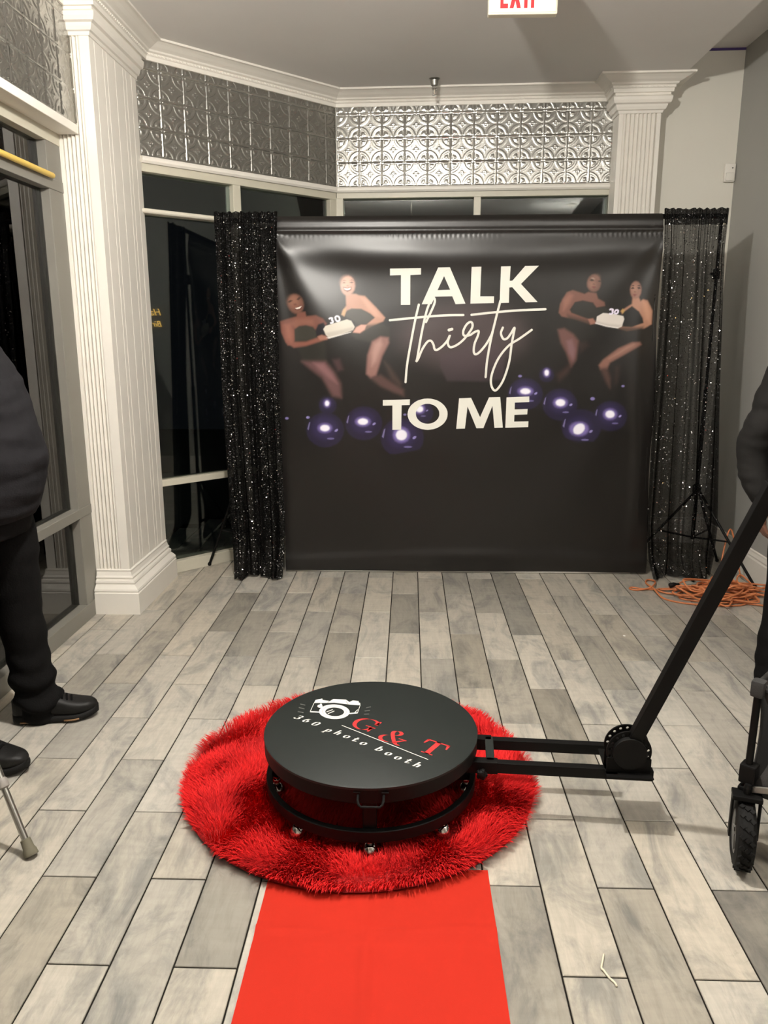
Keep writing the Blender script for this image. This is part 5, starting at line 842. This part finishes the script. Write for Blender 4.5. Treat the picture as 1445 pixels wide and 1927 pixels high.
holed_disc('hinge_plate', HC-nd*0.030, 0.066, 0.006, 13, 0.0048, 0.056)
M_ = Matrix(((ud.x, -ud.y, 0, HC.x-DC.x), (ud.y, ud.x, 0, HC.y-DC.y), (0, 0, 1, HC.z), (0, 0, 0, 1)))
MB().lathe([(0.049, -0.014), (0.050, -0.010), (0.050, 0.026), (0.049, 0.028)], 40, M_ @ Matrix.Rotation(R(90), 4, 'X')).build('hinge_core', M_BLACKP, booth, angle=40)
hb = MB(); hb.box(-0.064, 0.066, -0.006, 0.0, -0.072, -0.02, 0.001, M_ @ Matrix.Translation((0, -0.010, 0))); hb.box(-0.064, 0.066, -0.006, 0.0, -0.072, -0.02, 0.001, M_ @ Matrix.Translation((0, 0.034, 0)))
hb.build('hinge_bracket', M_BLACK, booth)
fp = MB(); fp.box(-0.066, 0.070, 0.012, 0.118, -0.070, -0.066, 0.001, M_); fp.box(-0.066, 0.070, -0.045, -0.012, -0.070, -0.066, 0.001, M_); fp.box(-0.066, -0.03, -0.03, 0.03, -0.070, -0.066, 0.001, M_)
fp.build('hinge_base_plate', M_BLACK, booth)
MB().lathe([(0.010, -0.022), (0.016, -0.020), (0.016, -0.012)], 6, M_ @ Matrix.Rotation(R(90), 4, 'X')).build('pivot_bolt', M_BLACKP, booth)
PA, PB = Vector((0.672, 2.128, 0.285)), Vector((1.082, 1.865, 1.610))
dz_ = (PB-PA).normalized(); nx_ = (ud-dz_*ud.dot(dz_)).normalized(); ny_ = dz_.cross(nx_)
MP = Matrix(((nx_.x, ny_.x, dz_.x, PA.x-DC.x), (nx_.y, ny_.y, dz_.y, PA.y-DC.y), (nx_.z, ny_.z, dz_.z, PA.z), (0, 0, 0, 1)))
MB().box(-0.020, 0.020, -0.014, 0.014, 0.0, (PB-PA).length*0.62, 0.002, MP).build('arm_pole', M_BLACK, booth)
MB().box(-0.016, 0.016, -0.011, 0.011, (PB-PA).length*0.60, (PB-PA).length, 0.002, MP).build('arm_extension', M_BLACK, booth)
MB().box(-0.04, 0.04, -0.030, -0.018, (PB-PA).length-0.16, (PB-PA).length+0.02, 0.004, MP).build('phone_clamp', M_BLACKP, booth)
# ------------------------------------------------------------------ orange extension cord heap
cord = tag(empty('extension_cord', (1.72, 4.33, 0)), 'orange extension cord in a tangled heap on the floor by the right curtain', 'cord')
rg = np.random.default_rng(5); pts = []
def wp(px_, py_, z=0.006): pts.append((px_-1.72, py_-4.33, z))
for p in [(2.04, 4.62, .02), (1.99, 4.70, .30), (1.94, 4.66, .20), (1.905, 4.58, .06), (1.93, 4.47, .012), (2.02, 4.40, .02)]: wp(*p)
for i in range(17):                                             # loose flattened coils
    cx, cy = 1.80+rg.normal(0, .045), 4.31+rg.normal(0, .03); ax, ay = rg.uniform(.13, .29), rg.uniform(.05, .12); ph = rg.uniform(0, 6.28); tilt = rg.normal(0, .5); dr = 1 if i % 3 else -1
    n_ = 8
    for k in range(n_):
        a = ph+dr*2*math.pi*k/n_*1.02; x, y = ax*math.cos(a)*(1+rg.normal(0, .12)), ay*math.sin(a)*(1+rg.normal(0, .15))
        wp(min(2.09, cx+x*math.cos(tilt)-y*math.sin(tilt)), cy+x*math.sin(tilt)+y*math.cos(tilt), .006+.0046*i*rg.uniform(.2, 1.3))
for p in [(1.62, 4.36, .03), (1.50, 4.40, .012), (1.40, 4.425, .006), (1.335, 4.455, .006), (1.315, 4.43, .006), (1.345, 4.405, .006), (1.42, 4.415, .014), (1.47, 4.47, .02), (1.500, 4.56, .012), (1.470, 4.60, .008), (1.440, 4.53, .008), (1.445, 4.40, .018), (1.455, 4.28, .006), (1.50, 4.21, .006), (1.60, 4.165, .006), (1.75, 4.145, .006), (1.86, 4.16, .006), (1.92, 4.22, .012), (1.88, 4.29, .03), (1.74, 4.33, .05), (1.60, 4.37, .045), (1.53, 4.39, .03)]: wp(*p)
P = crv(pts, 6); m_ = MB(); m_.tube(P, 0.0052, 8); m_.build('cable', M_ORANGE, cord, smooth=True)
MB().lathe([(0.012, 0), (0.015, 0.004), (0.015, 0.030), (0.008, 0.046), (0.006, 0.06)], 12, Matrix.Translation((-0.19, 0.06, 0.04)) @ Matrix.Rotation(R(80), 4, 'Y')).build('plug', M_BLACKP, cord, smooth=True, angle=40)

# small things on the floor
sc = MB(); sc.tube(crv([(0.482, 1.618, .006), (0.474, 1.598, .004), (0.467, 1.578, .004), (0.470, 1.568, .006), (0.478, 1.550, .004), (0.4875, 1.535, .004), (0.489, 1.524, .005)], 6), 0.0026, 6)
tag(sc.build('twist_tie', mat('cream_plastic', (0.75, 0.68, 0.52), 0.4), None, smooth=True), 'cream twist tie lying bent on the grey tiles right of the runner', 'twist tie')
MB_ = MB(); MB_.add([(1.083, 3.688, .003), (1.093, 3.690, .005), (1.090, 3.702, .003), (1.080, 3.699, .004)], [(0, 1, 2, 3)]); MB_.add([(1.083, 3.688, .001), (1.093, 3.690, .001), (1.090, 3.702, .001), (1.080, 3.699, .001)], [(3, 2, 1, 0)])
tag(MB_.build('paper_scrap', mat('white_paper', (0.85, 0.85, 0.82), 0.6)), 'tiny white paper scrap on the tiles between the banner and the camera arm', 'scrap')

# walking cane ---------------------------------------------------------------
tip = Vector((-1.084, 1.937, 0.0)); top = Vector((-1.525, 2.225, 0.86)); dcn = (top-tip).normalized()
cane = tag(empty('walking_cane', tip), 'aluminium walking cane with a worn grey rubber tip held at the left', 'cane')
Mc = dcn.to_track_quat('Z', 'Y').to_matrix().to_4x4()
MB().lathe([(0.0195, 0.007), (0.0205, 0.010), (0.0195, 0.022), (0.0160, 0.030), (0.0145, 0.056), (0.0115, 0.058)], 24, Mc).build('rubber_tip', mat('grey_green_rubber', (0.13, 0.118, 0.082), 0.8), cane, smooth=True, angle=40)
MB().lathe([(0.0100, 0.05), (0.0100, 0.27)], 20, Mc).build('lower_tube', M_STEEL, cane, smooth=True, angle=40)
MB().lathe([(0.0115, 0.215), (0.0160, 0.219), (0.0165, 0.240), (0.0130, 0.246)], 20, Mc).build('collar', mat('grey_collar', (0.24, 0.22, 0.20), 0.6), cane, smooth=True, angle=40)
MB().lathe([(0.0125, 0.24), (0.0125, 0.99)], 20, Mc).build('upper_tube', M_STEEL, cane, smooth=True, angle=40)
hd = Mc @ Vector((0, 0, 1.0)); MB().tube([hd+Vector((0.055, 0.0, 0.004)), hd+Vector((0.02, 0, 0.012)), hd+Vector((-0.03, 0, 0.010)), hd+Vector((-0.06, 0, -0.004))], [0.012, 0.015, 0.015, 0.011], 12).build('grip', M_RUBBER, cane, smooth=True)

# folding wagon -----------------------------------------------------------------
WG = Vector((0.972, 2.02, 0)); wag = tag(empty('folding_wagon', (0.960, 2.0, 0), R(-42)), 'black folding wagon with chunky wheels in front of the person in black', 'wagon')
def wg(x, y, z): return Vector((x, y, z))-WG
M_FAB = mat('dark_grey_wagon_fabric', (0.032, 0.031, 0.030), 0.9, ncol=0.2, nscale=20, bump=0.3, bscale=250)
M_HUB = mat('grey_plastic_hub', (0.17, 0.165, 0.155), 0.55)
def wheel(c, yaw, dia=0.207, wd=0.054):
    Mw = Matrix.Translation(wg(*c)) @ Matrix.Rotation(yaw, 4, 'Z') @ Matrix.Rotation(R(90), 4, 'Y')
    r = dia/2-0.004
    wh = MB().lathe([(0.060, -wd*0.42), (0.072, -wd*0.5), (r-0.008, -wd*0.42), (r, -wd*0.25), (r, wd*0.25), (r-0.008, wd*0.42), (0.072, wd*0.5), (0.060, wd*0.42)], 40, Mw, caps=False).build('wheel', M_RUBBER, wag, angle=30)
    tb = MB()
    for i in range(22):
        for s_, off in ((-1, 0), (1, 0.5), (-1.0, 0.25)):
            a = 2*math.pi*(i+off)/22; zc = s_*wd*0.24 if off != 0.25 else 0
            Mt = Mw @ Matrix.Rotation(a, 4, 'Z') @ Matrix.Translation((r, 0, zc)) @ Matrix.Rotation(R(45), 4, 'X')
            tb.box(-0.003, 0.0045, -0.0055, 0.0055, -0.0055, 0.0055, 0.0, Mt)
    tb.build('tread_block', M_RUBBER, wh, kind='stuff')
    hb_ = MB().lathe([(0.006, -wd*0.36), (0.050, -wd*0.30), (0.062, -wd*0.42), (0.066, -wd*0.42), (0.066, wd*0.42), (0.062, wd*0.42), (0.050, wd*0.30), (0.006, wd*0.36)], 36, Mw)
    for i in range(5): hb_.box(0.015, 0.058, -0.006, 0.006, -wd*0.40, wd*0.40, 0.001, Mw @ Matrix.Rotation(2*math.pi*i/5, 4, 'Z'))
    hb_.build('hub', M_HUB, wh, angle=35)
    fk = MB(); Mf = Matrix.Translation(wg(*c)) @ Matrix.Rotation(yaw, 4, 'Z')
    fk.box(-wd*0.5-0.012, -wd*0.5-0.006, -0.012, 0.012, -0.014, 0.112, 0.002, Mf); fk.box(wd*0.5+0.006, wd*0.5+0.012, -0.012, 0.012, -0.014, 0.112, 0.002, Mf)
    fk.box(-wd*0.5-0.012, wd*0.5+0.012, -0.024, 0.024, 0.108, 0.122, 0.003, Mf); fk.lathe([(0.010, 0.118), (0.012, 0.140), (0.009, 0.15)], 12, Mf)
    fk.build('fork', M_BLACKP, wag)
XW0, XW1, YW0, YW1 = 0.972, 1.80, 2.02, 2.50
wheel((0.985, 1.995, 0.1025), R(25)); wheel((0.985, 2.54, 0.1025), R(10)); wheel((1.79, 1.99, 0.1025), R(0)); wheel((1.79, 2.53, 0.1025), R(0))
for x, y in ((XW0, YW0), (XW0, YW1), (XW1, YW0), (XW1, YW1)):
    MB().tube([wg(x, y-0.0, 0.20), wg(x+(0.004 if x < 1.4 else -0.004), y, 0.545)], 0.0105, 12).build('corner_post', M_BLACK, wag, smooth=True, angle=50)
    c_ = MB(); c_.box(-0.022, 0.022, -0.020, 0.020, -0.028, 0.028, 0.005, Matrix.Translation(wg(x+0.004, y, 0.275))); c_.build('post_clamp', M_BLACKP, wag)
    c_ = MB(); c_.box(-0.018, 0.018, -0.020, 0.020, -0.030, 0.020, 0.006, Matrix.Translation(wg(x, y, 0.215))); c_.build('lower_joint', M_BLACKP, wag)
M_SIL = mat('silver_tube', (0.30, 0.285, 0.255), 0.4, metal=0.6)
for y in (YW0-0.012, YW1+0.012):
    for za, zb in (((0.228, 0.50),) if y < 2.2 else ((0.50, 0.228),)):
        MB().box(0, (Vector((XW1-XW0, 0, zb-za))).length, -0.004, 0.004, -0.009, 0.009, 0.002, Matrix.Translation(wg(XW0, y+(0.005 if za > zb else 0), za)) @ Matrix.Rotation(-math.atan2(zb-za, XW1-XW0), 4, 'Y')).build('scissor_brace', M_SIL, wag)
for x in (XW0-0.004, XW1+0.004): MB().tube([wg(x, YW0, 0.225), wg(x, YW1, 0.225)], 0.009, 10).build('cross_tube', M_BLACK, wag, smooth=True, angle=50)
# fabric tub: four sagging panels and a floor
fb = MB(); n = 16
def panel(pa, pb):
    vs = []; fs = []; A, B = Vector(pa), Vector(pb)
    for i in range(n+1):
        for j in range(n+1):
            u_, v_ = i/n, j/n; pinch = 0.055*math.sin(math.pi*v_)*(1 if True else 0)
            e0, e1 = pinch/(B-A).length, 1-pinch/(B-A).length; uu = e0+(e1-e0)*u_
            p = A.lerp(B, uu); zt = 0.548-0.018*math.sin(math.pi*u_); z = 0.215+(zt-0.215)*v_
            vs.append((p.x, p.y, z))
    for i in range(n):
        for j in range(n): a = i*(n+1)+j; fs.append((a, a+1, a+n+2, a+n+1))
    return vs, fs
x0, x1, y0, y1 = XW0+0.004-WG.x, XW1-0.004-WG.x, YW0-WG.y, YW1-WG.y
for a, b in (((x0, y0, 0), (x1, y0, 0)), ((x1, y0, 0), (x1, y1, 0)), ((x1, y1, 0), (x0, y1, 0)), ((x0, y1, 0), (x0, y0, 0))): fb.add(*panel(a, b))
tub = fb.build('fabric_tub', M_FAB, wag, smooth=True, angle=60); so = tub.modifiers.new('thickness', 'SOLIDIFY'); so.thickness = 0.004; so.offset = 0
MB().box(x0+0.03, x1-0.03, y0+0.02, y1-0.02, 0.215, 0.225).build('tub_floor', M_FAB, wag)
for x, y in ((x0, y0), (x0, y1), (x1, y0), (x1, y1)):
    MB().box(x-0.018, x+0.018, y-0.018, y+0.018, 0.508, 0.556, 0.008).build('corner_cap', M_FAB, wag, angle=50)
rl = MB(); rl.tube([(x0, y0, .548), (0, y0, .532), (x1, y0, .548), (x1, y1, .548), (0, y1, .532), (x0, y1, .548)], 0.008, 8, closed=True); rl.build('rim_piping', M_FAB, wag, smooth=True)
hd_ = MB(); hd_.tube([(x1+0.02, 0, 0.22), (x1+0.10, 0, 0.30), (x1+0.16, 0, 0.70)], 0.010, 10); hd_.tube([(x1+0.16, -0.07, 0.70), (x1+0.16, 0.07, 0.70)], 0.013, 10); hd_.build('pull_handle', M_BLACK, wag, smooth=True, angle=50)

# ------------------------------------------------------------------ people
def remesh(name, mb, vox, m, parent, smooth_it=3, disp=None):
    me = bpy.data.meshes.new('tmp'); me.from_pydata(mb.v, [], mb.f); me.update()
    bm = bmesh.new(); bm.from_mesh(me); bmesh.ops.recalc_face_normals(bm, faces=bm.faces[:]); bm.to_mesh(me); bm.free()
    o = bpy.data.objects.new('tmp', me); COL.objects.link(o)
    md = o.modifiers.new('r', 'REMESH'); md.mode = 'VOXEL'; md.voxel_size = vox
    sm = o.modifiers.new('s', 'SMOOTH'); sm.factor = 0.5; sm.iterations = smooth_it
    dg = bpy.context.evaluated_depsgraph_get(); dg.update(); out = bpy.data.meshes.new_from_object(o.evaluated_get(dg))
    bpy.data.objects.remove(o); out.name = name
    for p in out.polygons: p.use_smooth = True
    if disp:
        co = np.empty(len(out.vertices)*3, np.float32); out.vertices.foreach_get('co', co); nr = np.empty_like(co); out.vertices.foreach_get('normal', nr)
        co = co.reshape(-1, 3); nr = nr.reshape(-1, 3); out.vertices.foreach_set('co', (co+nr*disp(co)[:, None]).astype(np.float32).ravel()); out.update()
    out.materials.clear(); out.materials.append(m)
    ob = bpy.data.objects.new(name, out); COL.objects.link(ob); ob.parent = parent; return ob
def limb(mb, pts, rads, n=14):
    P = crv(pts, 5); t = np.linspace(0, len(rads)-1, len(P)); rr = np.interp(t, range(len(rads)), rads)
    mb.tube(P, list(rr), n); mb.sphere(tuple(P[0]), rr[0]*0.995, 12); mb.sphere(tuple(P[-1]), rr[-1]*0.995, 12)
def torso(mb, rings, n=28):
    """rings: (z, cx, cy, rx, ry)"""
    vs = []; fs = []; k = len(rings)
    for z, cx, cy, rx, ry in rings:
        for j in range(n):
            a = 2*math.pi*j/n; ca, sa = math.cos(a), math.sin(a)
            vs.append((cx+rx*math.copysign(abs(ca)**0.85, ca), cy+ry*math.copysign(abs(sa)**0.85, sa), z))
    for i in range(k-1):
        for j in range(n): fs.append((i*n+j, i*n+(j+1) % n, (i+1)*n+(j+1) % n, (i+1)*n+j))
    fs += [tuple(range(n))[::-1], tuple(range((k-1)*n, k*n))]; mb.add(vs, fs)
def wrinkles(seed, amp, fz=26, zlo=0, zhi=9):
    r_ = np.random.default_rng(seed); ks = [(r_.normal(0, 9, 3)*np.array([1, 1, 2.4]), r_.uniform(0, 6.28)) for _ in range(7)]
    def f(co):
        v = np.zeros(len(co))
        for k, p in ks: v += np.sin(co @ k+p+1.3*np.sin(co[:, 2]*fz+p))
        return amp*v/3.0
    return f
def hand(mb, wrist, direction, palm_n, thumb_side, curl, s_=1.0):
    """palm and five separate fingers; direction = from wrist to knuckles, palm_n = the palm's facing"""
    d = Vector(direction).normalized(); pn = Vector(palm_n); pn = (pn-d*pn.dot(d)).normalized(); sd = d.cross(pn)*thumb_side
    w0 = Vector(wrist)
    for k in range(-2, 3): mb.tube([w0-d*0.01+sd*k*0.010*s_, w0+d*0.085*s_+sd*k*0.0175*s_], [0.014*s_, 0.0135*s_], 8)
    for i, (off, l_) in enumerate(((0.033, 0.074), (0.011, 0.084), (-0.011, 0.078), (-0.033, 0.060))):
        p = w0+d*0.082*s_+sd*off*s_; ang = 0.0; pts_ = [p-d*0.01]; q = p
        for seg in (0.45, 0.31, 0.24):
            ang += curl; q = q+(d*math.cos(ang)+pn*math.sin(ang))*l_*seg*s_; pts_.append(q)
        r0 = (0.0088, 0.0090, 0.0086, 0.0076)[i]*s_; mb.tube(pts_, [r0, r0, r0*0.93, r0*0.8], 8); mb.sphere(tuple(pts_[-1]), r0*0.8, 8)
    p = w0+d*0.022*s_+sd*0.022*s_; q1 = p+(d*0.55+sd*0.75+pn*0.25).normalized()*0.042*s_; q2 = q1+(d*0.85+sd*0.25+pn*0.45).normalized()*0.034*s_; q3 = q2+(d*0.9+pn*0.45).normalized()*0.024*s_
    mb.tube([p, q1, q2, q3], [0.013*s_, 0.0115*s_, 0.0100*s_, 0.0085*s_], 8); mb.sphere(tuple(q3), 0.0085*s_, 8)
def head(mb, c, s_=1.0):
    x, y, z = c
    mb.sphere((x, y-0.008, z+0.020), 0.098*s_, 20, (0.80, 0.98, 1.02)); mb.sphere((x, y+0.022, z-0.045), 0.072*s_, 18, (0.82, 0.95, 1.05)); mb.sphere((x, y+0.055, z-0.088), 0.030*s_, 12, (1.1, 0.9, 0.8))
    mb.tube([(x, y+0.086, z+0.012), (x, y+0.106, z-0.020), (x, y+0.112, z-0.032)], [0.009, 0.012, 0.014], 8); mb.sphere((x-0.011, y+0.098, z-0.036), 0.009, 8); mb.sphere((x+0.011, y+0.098, z-0.036), 0.009, 8)
    mb.tube([(x-0.022, y+0.086, z-0.064), (x, y+0.096, z-0.061), (x+0.022, y+0.086, z-0.064)], [0.004, 0.0075, 0.004], 8); mb.tube([(x-0.018, y+0.086, z-0.074), (x, y+0.094, z-0.076), (x+0.018, y+0.086, z-0.074)], [0.004, 0.0085, 0.004], 8)
    for s in (-1, 1):
        mb.tube([(x+s*0.016, y+0.086, z+0.022), (x+s*0.036, y+0.086, z+0.026), (x+s*0.056, y+0.070, z+0.018)], [0.007, 0.008, 0.006], 8)
        mb.sphere((x+s*0.080, y-0.010, z-0.010), 0.030, 10, (0.32, 0.62, 1.0)); mb.sphere((x+s*0.042, y+0.068, z-0.028), 0.026, 10)
def face_parts(par, c):
    x, y, z = c
    M_EYE = mat('eye_white', (0.75, 0.72, 0.68), 0.2)
    for s in (-1, 1):
        e_ = MB().sphere((x+s*0.034, y+0.079, z+0.004), 0.0125, 12).build('eye', M_EYE, par, smooth=True)
        MB().sphere((x+s*0.034, y+0.0885, z+0.004), 0.0055, 10, (1, .7, 1)).build('iris', M_HAIR, e_, smooth=True)
def shoe(par, c, yaw, name='shoe', L_=0.312, W_=0.110):
    """sneaker: sole, air window, upper, laces; toe towards local +y"""
    M_ = Matrix.Translation(c) @ Matrix.Rotation(yaw, 4, 'Z')
    wx = lambda t: W_/2*(0.66+0.10*math.sin(math.pi*min(1, t*1.6))+0.30*math.exp(-((t-0.70)/0.22)**2))*math.sqrt(max(0.0, 1-max(0, (t-0.80)/0.2)**2.4))*math.sqrt(max(0.02, 1-max(0, (0.10-t)/0.10)**2))
    ts = np.concatenate([np.linspace(0, 0.12, 6), np.linspace(0.16, 0.80, 15), np.linspace(0.83, 0.999, 8)])
    def ringmesh(zlo, zhi, grow, nb=12):
        vs = []; fs = []
        for t in ts:
            w_ = wx(t)+grow; y = (t-0.45)*L_*(1+0.02); zl, zh = zlo(t), zhi(t)
            for j in range(nb):
                a = 2*math.pi*j/nb; ca, sa = math.cos(a), math.sin(a)
                vs.append(M_ @ Vector((w_*math.copysign(abs(ca)**0.6, ca), y, (zl+zh)/2+(zh-zl)/2*math.copysign(abs(sa)**0.7, sa))))
        k = len(ts)
        for i in range(k-1):
            for j in range(nb): fs.append((i*nb+j, i*nb+(j+1) % nb, (i+1)*nb+(j+1) % nb, (i+1)*nb+j))
        fs += [tuple(range(nb))[::-1], tuple(range((k-1)*nb, k*nb))]
        return vs, fs
    spring = lambda t: 0.018*max(0, (t-0.72)/0.28)**1.8
    sh = MB().add(*ringmesh(lambda t: spring(t)+0.001, lambda t: spring(t)+0.034+0.008*(t < .4), 0.004)).build(name, M_RUBBER, par, smooth=True, angle=60)
    hgt = lambda t: np.interp(t, [0, 0.06, 0.25, 0.38, 0.52, 0.66, 0.80, 0.90, 0.97, 1.0], [0.092, 0.115, 0.122, 0.124, 0.108, 0.088, 0.076, 0.068, 0.054, 0.036])
    MB().add(*ringmesh(lambda t: spring(t)+0.022, lambda t: spring(t)*0.7+hgt(t), -0.001, 16)).build('upper', M_LEATH, sh, smooth=True, angle=60)
    for s in (-1, 1):
        for ta, tb in ((0.10, 0.34), (0.62, 0.80)): MB().tube([M_ @ Vector((s*(wx(t)+0.0035), (t-0.45)*L_, spring(t)+0.014)) for t in np.linspace(ta, tb, 6)], 0.0042, 6).build('air_window', M_AIR, sh, smooth=True)
    lc = MB()
    for i in range(5):
        t = 0.46+0.055*i; zt = hgt(t)+0.003+spring(t)*0.7; w_ = 0.028
        lc.tube([M_ @ Vector(p) for p in ((-w_, (t-0.45)*L_, zt-0.012), (-w_*0.4, (t-0.45)*L_+0.004, zt), (w_*0.4, (t-0.45)*L_+0.008, zt), (w_, (t-0.45)*L_+0.010, zt-0.012))], 0.0042, 6)
    t = 0.45
    for s in (-1, 1): lc.tube([M_ @ Vector(p) for p in ((0, 0.0, hgt(t)+.004), (s*0.02, 0.012, hgt(t)+.016), (s*0.034, 0.022, hgt(t)+.006), (s*0.012, 0.012, hgt(t)+.004), (s*0.03, 0.040, hgt(t)-0.006))], 0.003, 6)
    lc.build('laces', M_CLOTHB, sh, smooth=True, kind='stuff')
M_AIR = mat('clear_brown_air_cushion', (0.20, 0.11, 0.05), 0.08, spec=0.8)

def person(name, base, rz, label, cat, H, hips, kn, an, hem, rings, sleeves, hands, headc, jm, shoes, hair_long=False, hem_amp=0.009):
    t = tag(empty(name, base, rz), label, cat)
    b = MB(); zs = H
    limb(b, [(0, 0.0, zs*0.83), (0, headc[1]*0.6, zs*0.90), headc], [0.062, 0.056, 0.058])
    head(b, headc)
    torso(b, [(z, cx, cy, rx*0.86, ry*0.80) for z, cx, cy, rx, ry in rings])
    for i in (0, 1):
        limb(b, [hips[i], kn[i], an[i]], [0.080, 0.055, 0.040])
        limb(b, [(an[i][0], an[i][1], 0.085), (an[i][0]+0.01*(1 if i else -1), an[i][1]+0.10, 0.045)], [0.036, 0.028])
        S_, E_, W_ = sleeves[i]; limb(b, [S_, E_, W_], [0.045, 0.037, 0.027]); hand(b, *hands[i])
    remesh('body', b, 0.0052, M_SKIN, t, 2); face_parts(t, headc)
    h = MB(); x, y, z = headc
    h.sphere((x, y-0.016, z+0.030), 0.104, 20, (0.84, 0.96, 1.0)); h.sphere((x, y-0.05, z-0.02), 0.085, 16, (0.86, 0.7, 1.1))
    bmh = MB(); 
    if hair_long: h.sphere((x, y-0.06, z-0.08), 0.085, 16, (0.95, 0.6, 1.3))
    o = remesh('hair', h, 0.010, M_HAIR, t, 2, lambda co: 0.003*np.sin(co[:, 0]*190)*np.sin(co[:, 2]*170+co[:, 1]*150))
    # clothes
    tr = MB()
    torso(tr, [(hips[0][2]-0.10, 0, hips[0][1], 0.165, 0.125), (hips[0][2], 0, hips[0][1]+.005, 0.185, 0.150), (hips[0][2]+0.12, 0, hips[0][1]+.01, 0.178, 0.150)])
    for i in (0, 1): limb(tr, [hips[i], ((hips[i][0]+kn[i][0])/2, (hips[i][1]+kn[i][1])/2+0.006, (hips[i][2]+kn[i][2])/2), kn[i], ((kn[i][0]+an[i][0])/2, (kn[i][1]+an[i][1])/2, (kn[i][2]+an[i][2])/2), an[i], hem[i]], [0.108, 0.100, 0.084, 0.079, 0.080, 0.088], 18)
    def tw(co):
        low = np.clip((0.42-co[:, 2])/0.32, 0, 1)
        return wrinkles(4, 0.0040)(co)+low*hem_amp*np.sin(co[:, 2]*70+6*np.sin(co[:, 0]*14+co[:, 1]*9))*np.clip(low*1.5, 0, 1)
    remesh('trousers', tr, 0.010, M_CLOTHB, t, 3, tw)
    jk = MB(); torso(jk, rings)
    for i in (0, 1):
        S_, E_, W_ = sleeves[i]; limb(jk, [S_, E_, W_], [0.068, 0.060, 0.045], 16)
    jw, jf = wrinkles(9, 0.0055, 18), wrinkles(12, 0.0035, 44)
    jo = remesh('jacket', jk, 0.009, jm, t, 3, lambda co: jw(co)+jf(co*1.7))
    zc = rings[-1][0]; MB().tube([(0.074*math.cos(a), rings[-1][2]+0.068*math.sin(a), zc+0.012) for a in np.linspace(0, 2*math.pi, 24, endpoint=False)], 0.014, 8, closed=True).build('collar', jm, jo, smooth=True)
    for c, yw in shoes: shoe(t, c, yw)
    return t
# left: facing the room (+x), belly forward, right hand on the cane
person('person', (-1.5, 2.57, 0), R(-90), 'person in black jacket, black trousers and black sneakers at the left window', 'person', 1.74,
       [(-0.10, 0.03, 0.90), (0.10, 0.00, 0.90)], [(-0.150, 0.035, 0.50), (0.15, -0.01, 0.48)], [(-0.185, 0.045, 0.13), (0.165, -0.045, 0.13)], [(-0.187, 0.058, 0.075), (0.165, -0.035, 0.075)],
       [(0.86, 0, 0.03, 0.190, 0.150), (0.95, 0, 0.045, 0.200, 0.182), (1.06, 0, 0.052, 0.200, 0.195), (1.16, 0, 0.045, 0.195, 0.185), (1.28, 0, 0.030, 0.200, 0.165), (1.38, 0, 0.015, 0.205, 0.140), (1.45, 0, 0.0, 0.165, 0.105), (1.49, 0, -0.005, 0.09, 0.08)],
       [[(-0.205, -0.02, 1.40), (-0.270, -0.075, 1.13), (-0.275, -0.06, 0.90)], [(0.205, 0.0, 1.40), (0.285, -0.06, 1.14), (0.318, -0.035, 0.955)]],
       [((-0.275, -0.058, 0.875), (0, 0.05, -1), (1, 0, 0), -1, 0.35), ((0.325, -0.030, 0.930), (0.15, 0.0, -1), (-1, 0, 0), 1, 0.62)],
       (0, 0.045, 1.63), M_JACK, [(Vector((-0.193, 0.100, 0)), R(13.5)), (Vector((0.165, 0.018, 0)), R(-8))])
# right: seen from behind the camera arm, back half turned, arms hanging
person('person', (1.675, 3.12, 0), R(180), 'person in black jacket standing behind the folding wagon at the right', 'person', 1.70,
       [(-0.09, 0, 0.88), (0.09, 0, 0.88)], [(-0.085, 0.01, 0.47), (0.10, 0.0, 0.47)], [(-0.082, -0.01, 0.12), (0.105, -0.02, 0.12)], [(-0.080, 0.0, 0.065), (0.105, -0.01, 0.065)],
       [(0.76, 0, 0, 0.225, 0.140), (0.95, 0, 0.0, 0.222, 0.145), (1.08, 0, 0, 0.215, 0.140), (1.22, 0, 0, 0.210, 0.138), (1.33, 0, 0, 0.205, 0.125), (1.40, 0, -0.005, 0.165, 0.10), (1.445, 0, -0.005, 0.09, 0.08)],
       [[(-0.200, 0.0, 1.34), (-0.280, -0.03, 1.06), (-0.262, 0.04, 0.85)], [(0.202, 0.0, 1.335), (0.290, -0.03, 1.02), (0.270, 0.02, 0.85)]],
       [((-0.260, 0.048, 0.822), (0.05, 0.12, -1), (1, 0, 0), -1, 0.30), ((0.267, 0.028, 0.822), (-0.05, 0.12, -1), (-1, 0, 0), 1, 0.30)],
       (0, 0.03, 1.585), M_WORN, [(Vector((-0.083, 0.055, 0)), R(8)), (Vector((0.108, 0.045, 0)), R(-8))], True, 0.002)
# neon greeting on the right wall, seen only as a reflection in the angled window
ne = tag(empty('neon_sign', (XR-0.012, 3.61, 1.60)), 'small yellow neon greeting on the right wall mirrored in the angled window', 'sign')
M_NEON = mat('yellow_neon', (0.9, 0.6, 0.15), 0.4, emit=((1.0, 0.62, 0.16), 1.6))
def neon(text, z, sz):
    cu = bpy.data.curves.new('neon_word', 'FONT'); cu.body = text; cu.size = sz; cu.extrude = 0.002; cu.shear = 0.3
    o = bpy.data.objects.new('neon_word', cu); COL.objects.link(o); dg = bpy.context.evaluated_depsgraph_get(); dg.update()
    me = bpy.data.meshes.new_from_object(o.evaluated_get(dg)); bpy.data.objects.remove(o); me.materials.clear(); me.materials.append(M_NEON)
    b = bpy.data.objects.new('neon_word', me); COL.objects.link(b); b.parent = ne; b.rotation_euler = (R(90), 0, R(-90)); b.location = (0, 0, z)
neon('Happy', 0.075, 0.10); neon('Birthday', -0.04, 0.085)
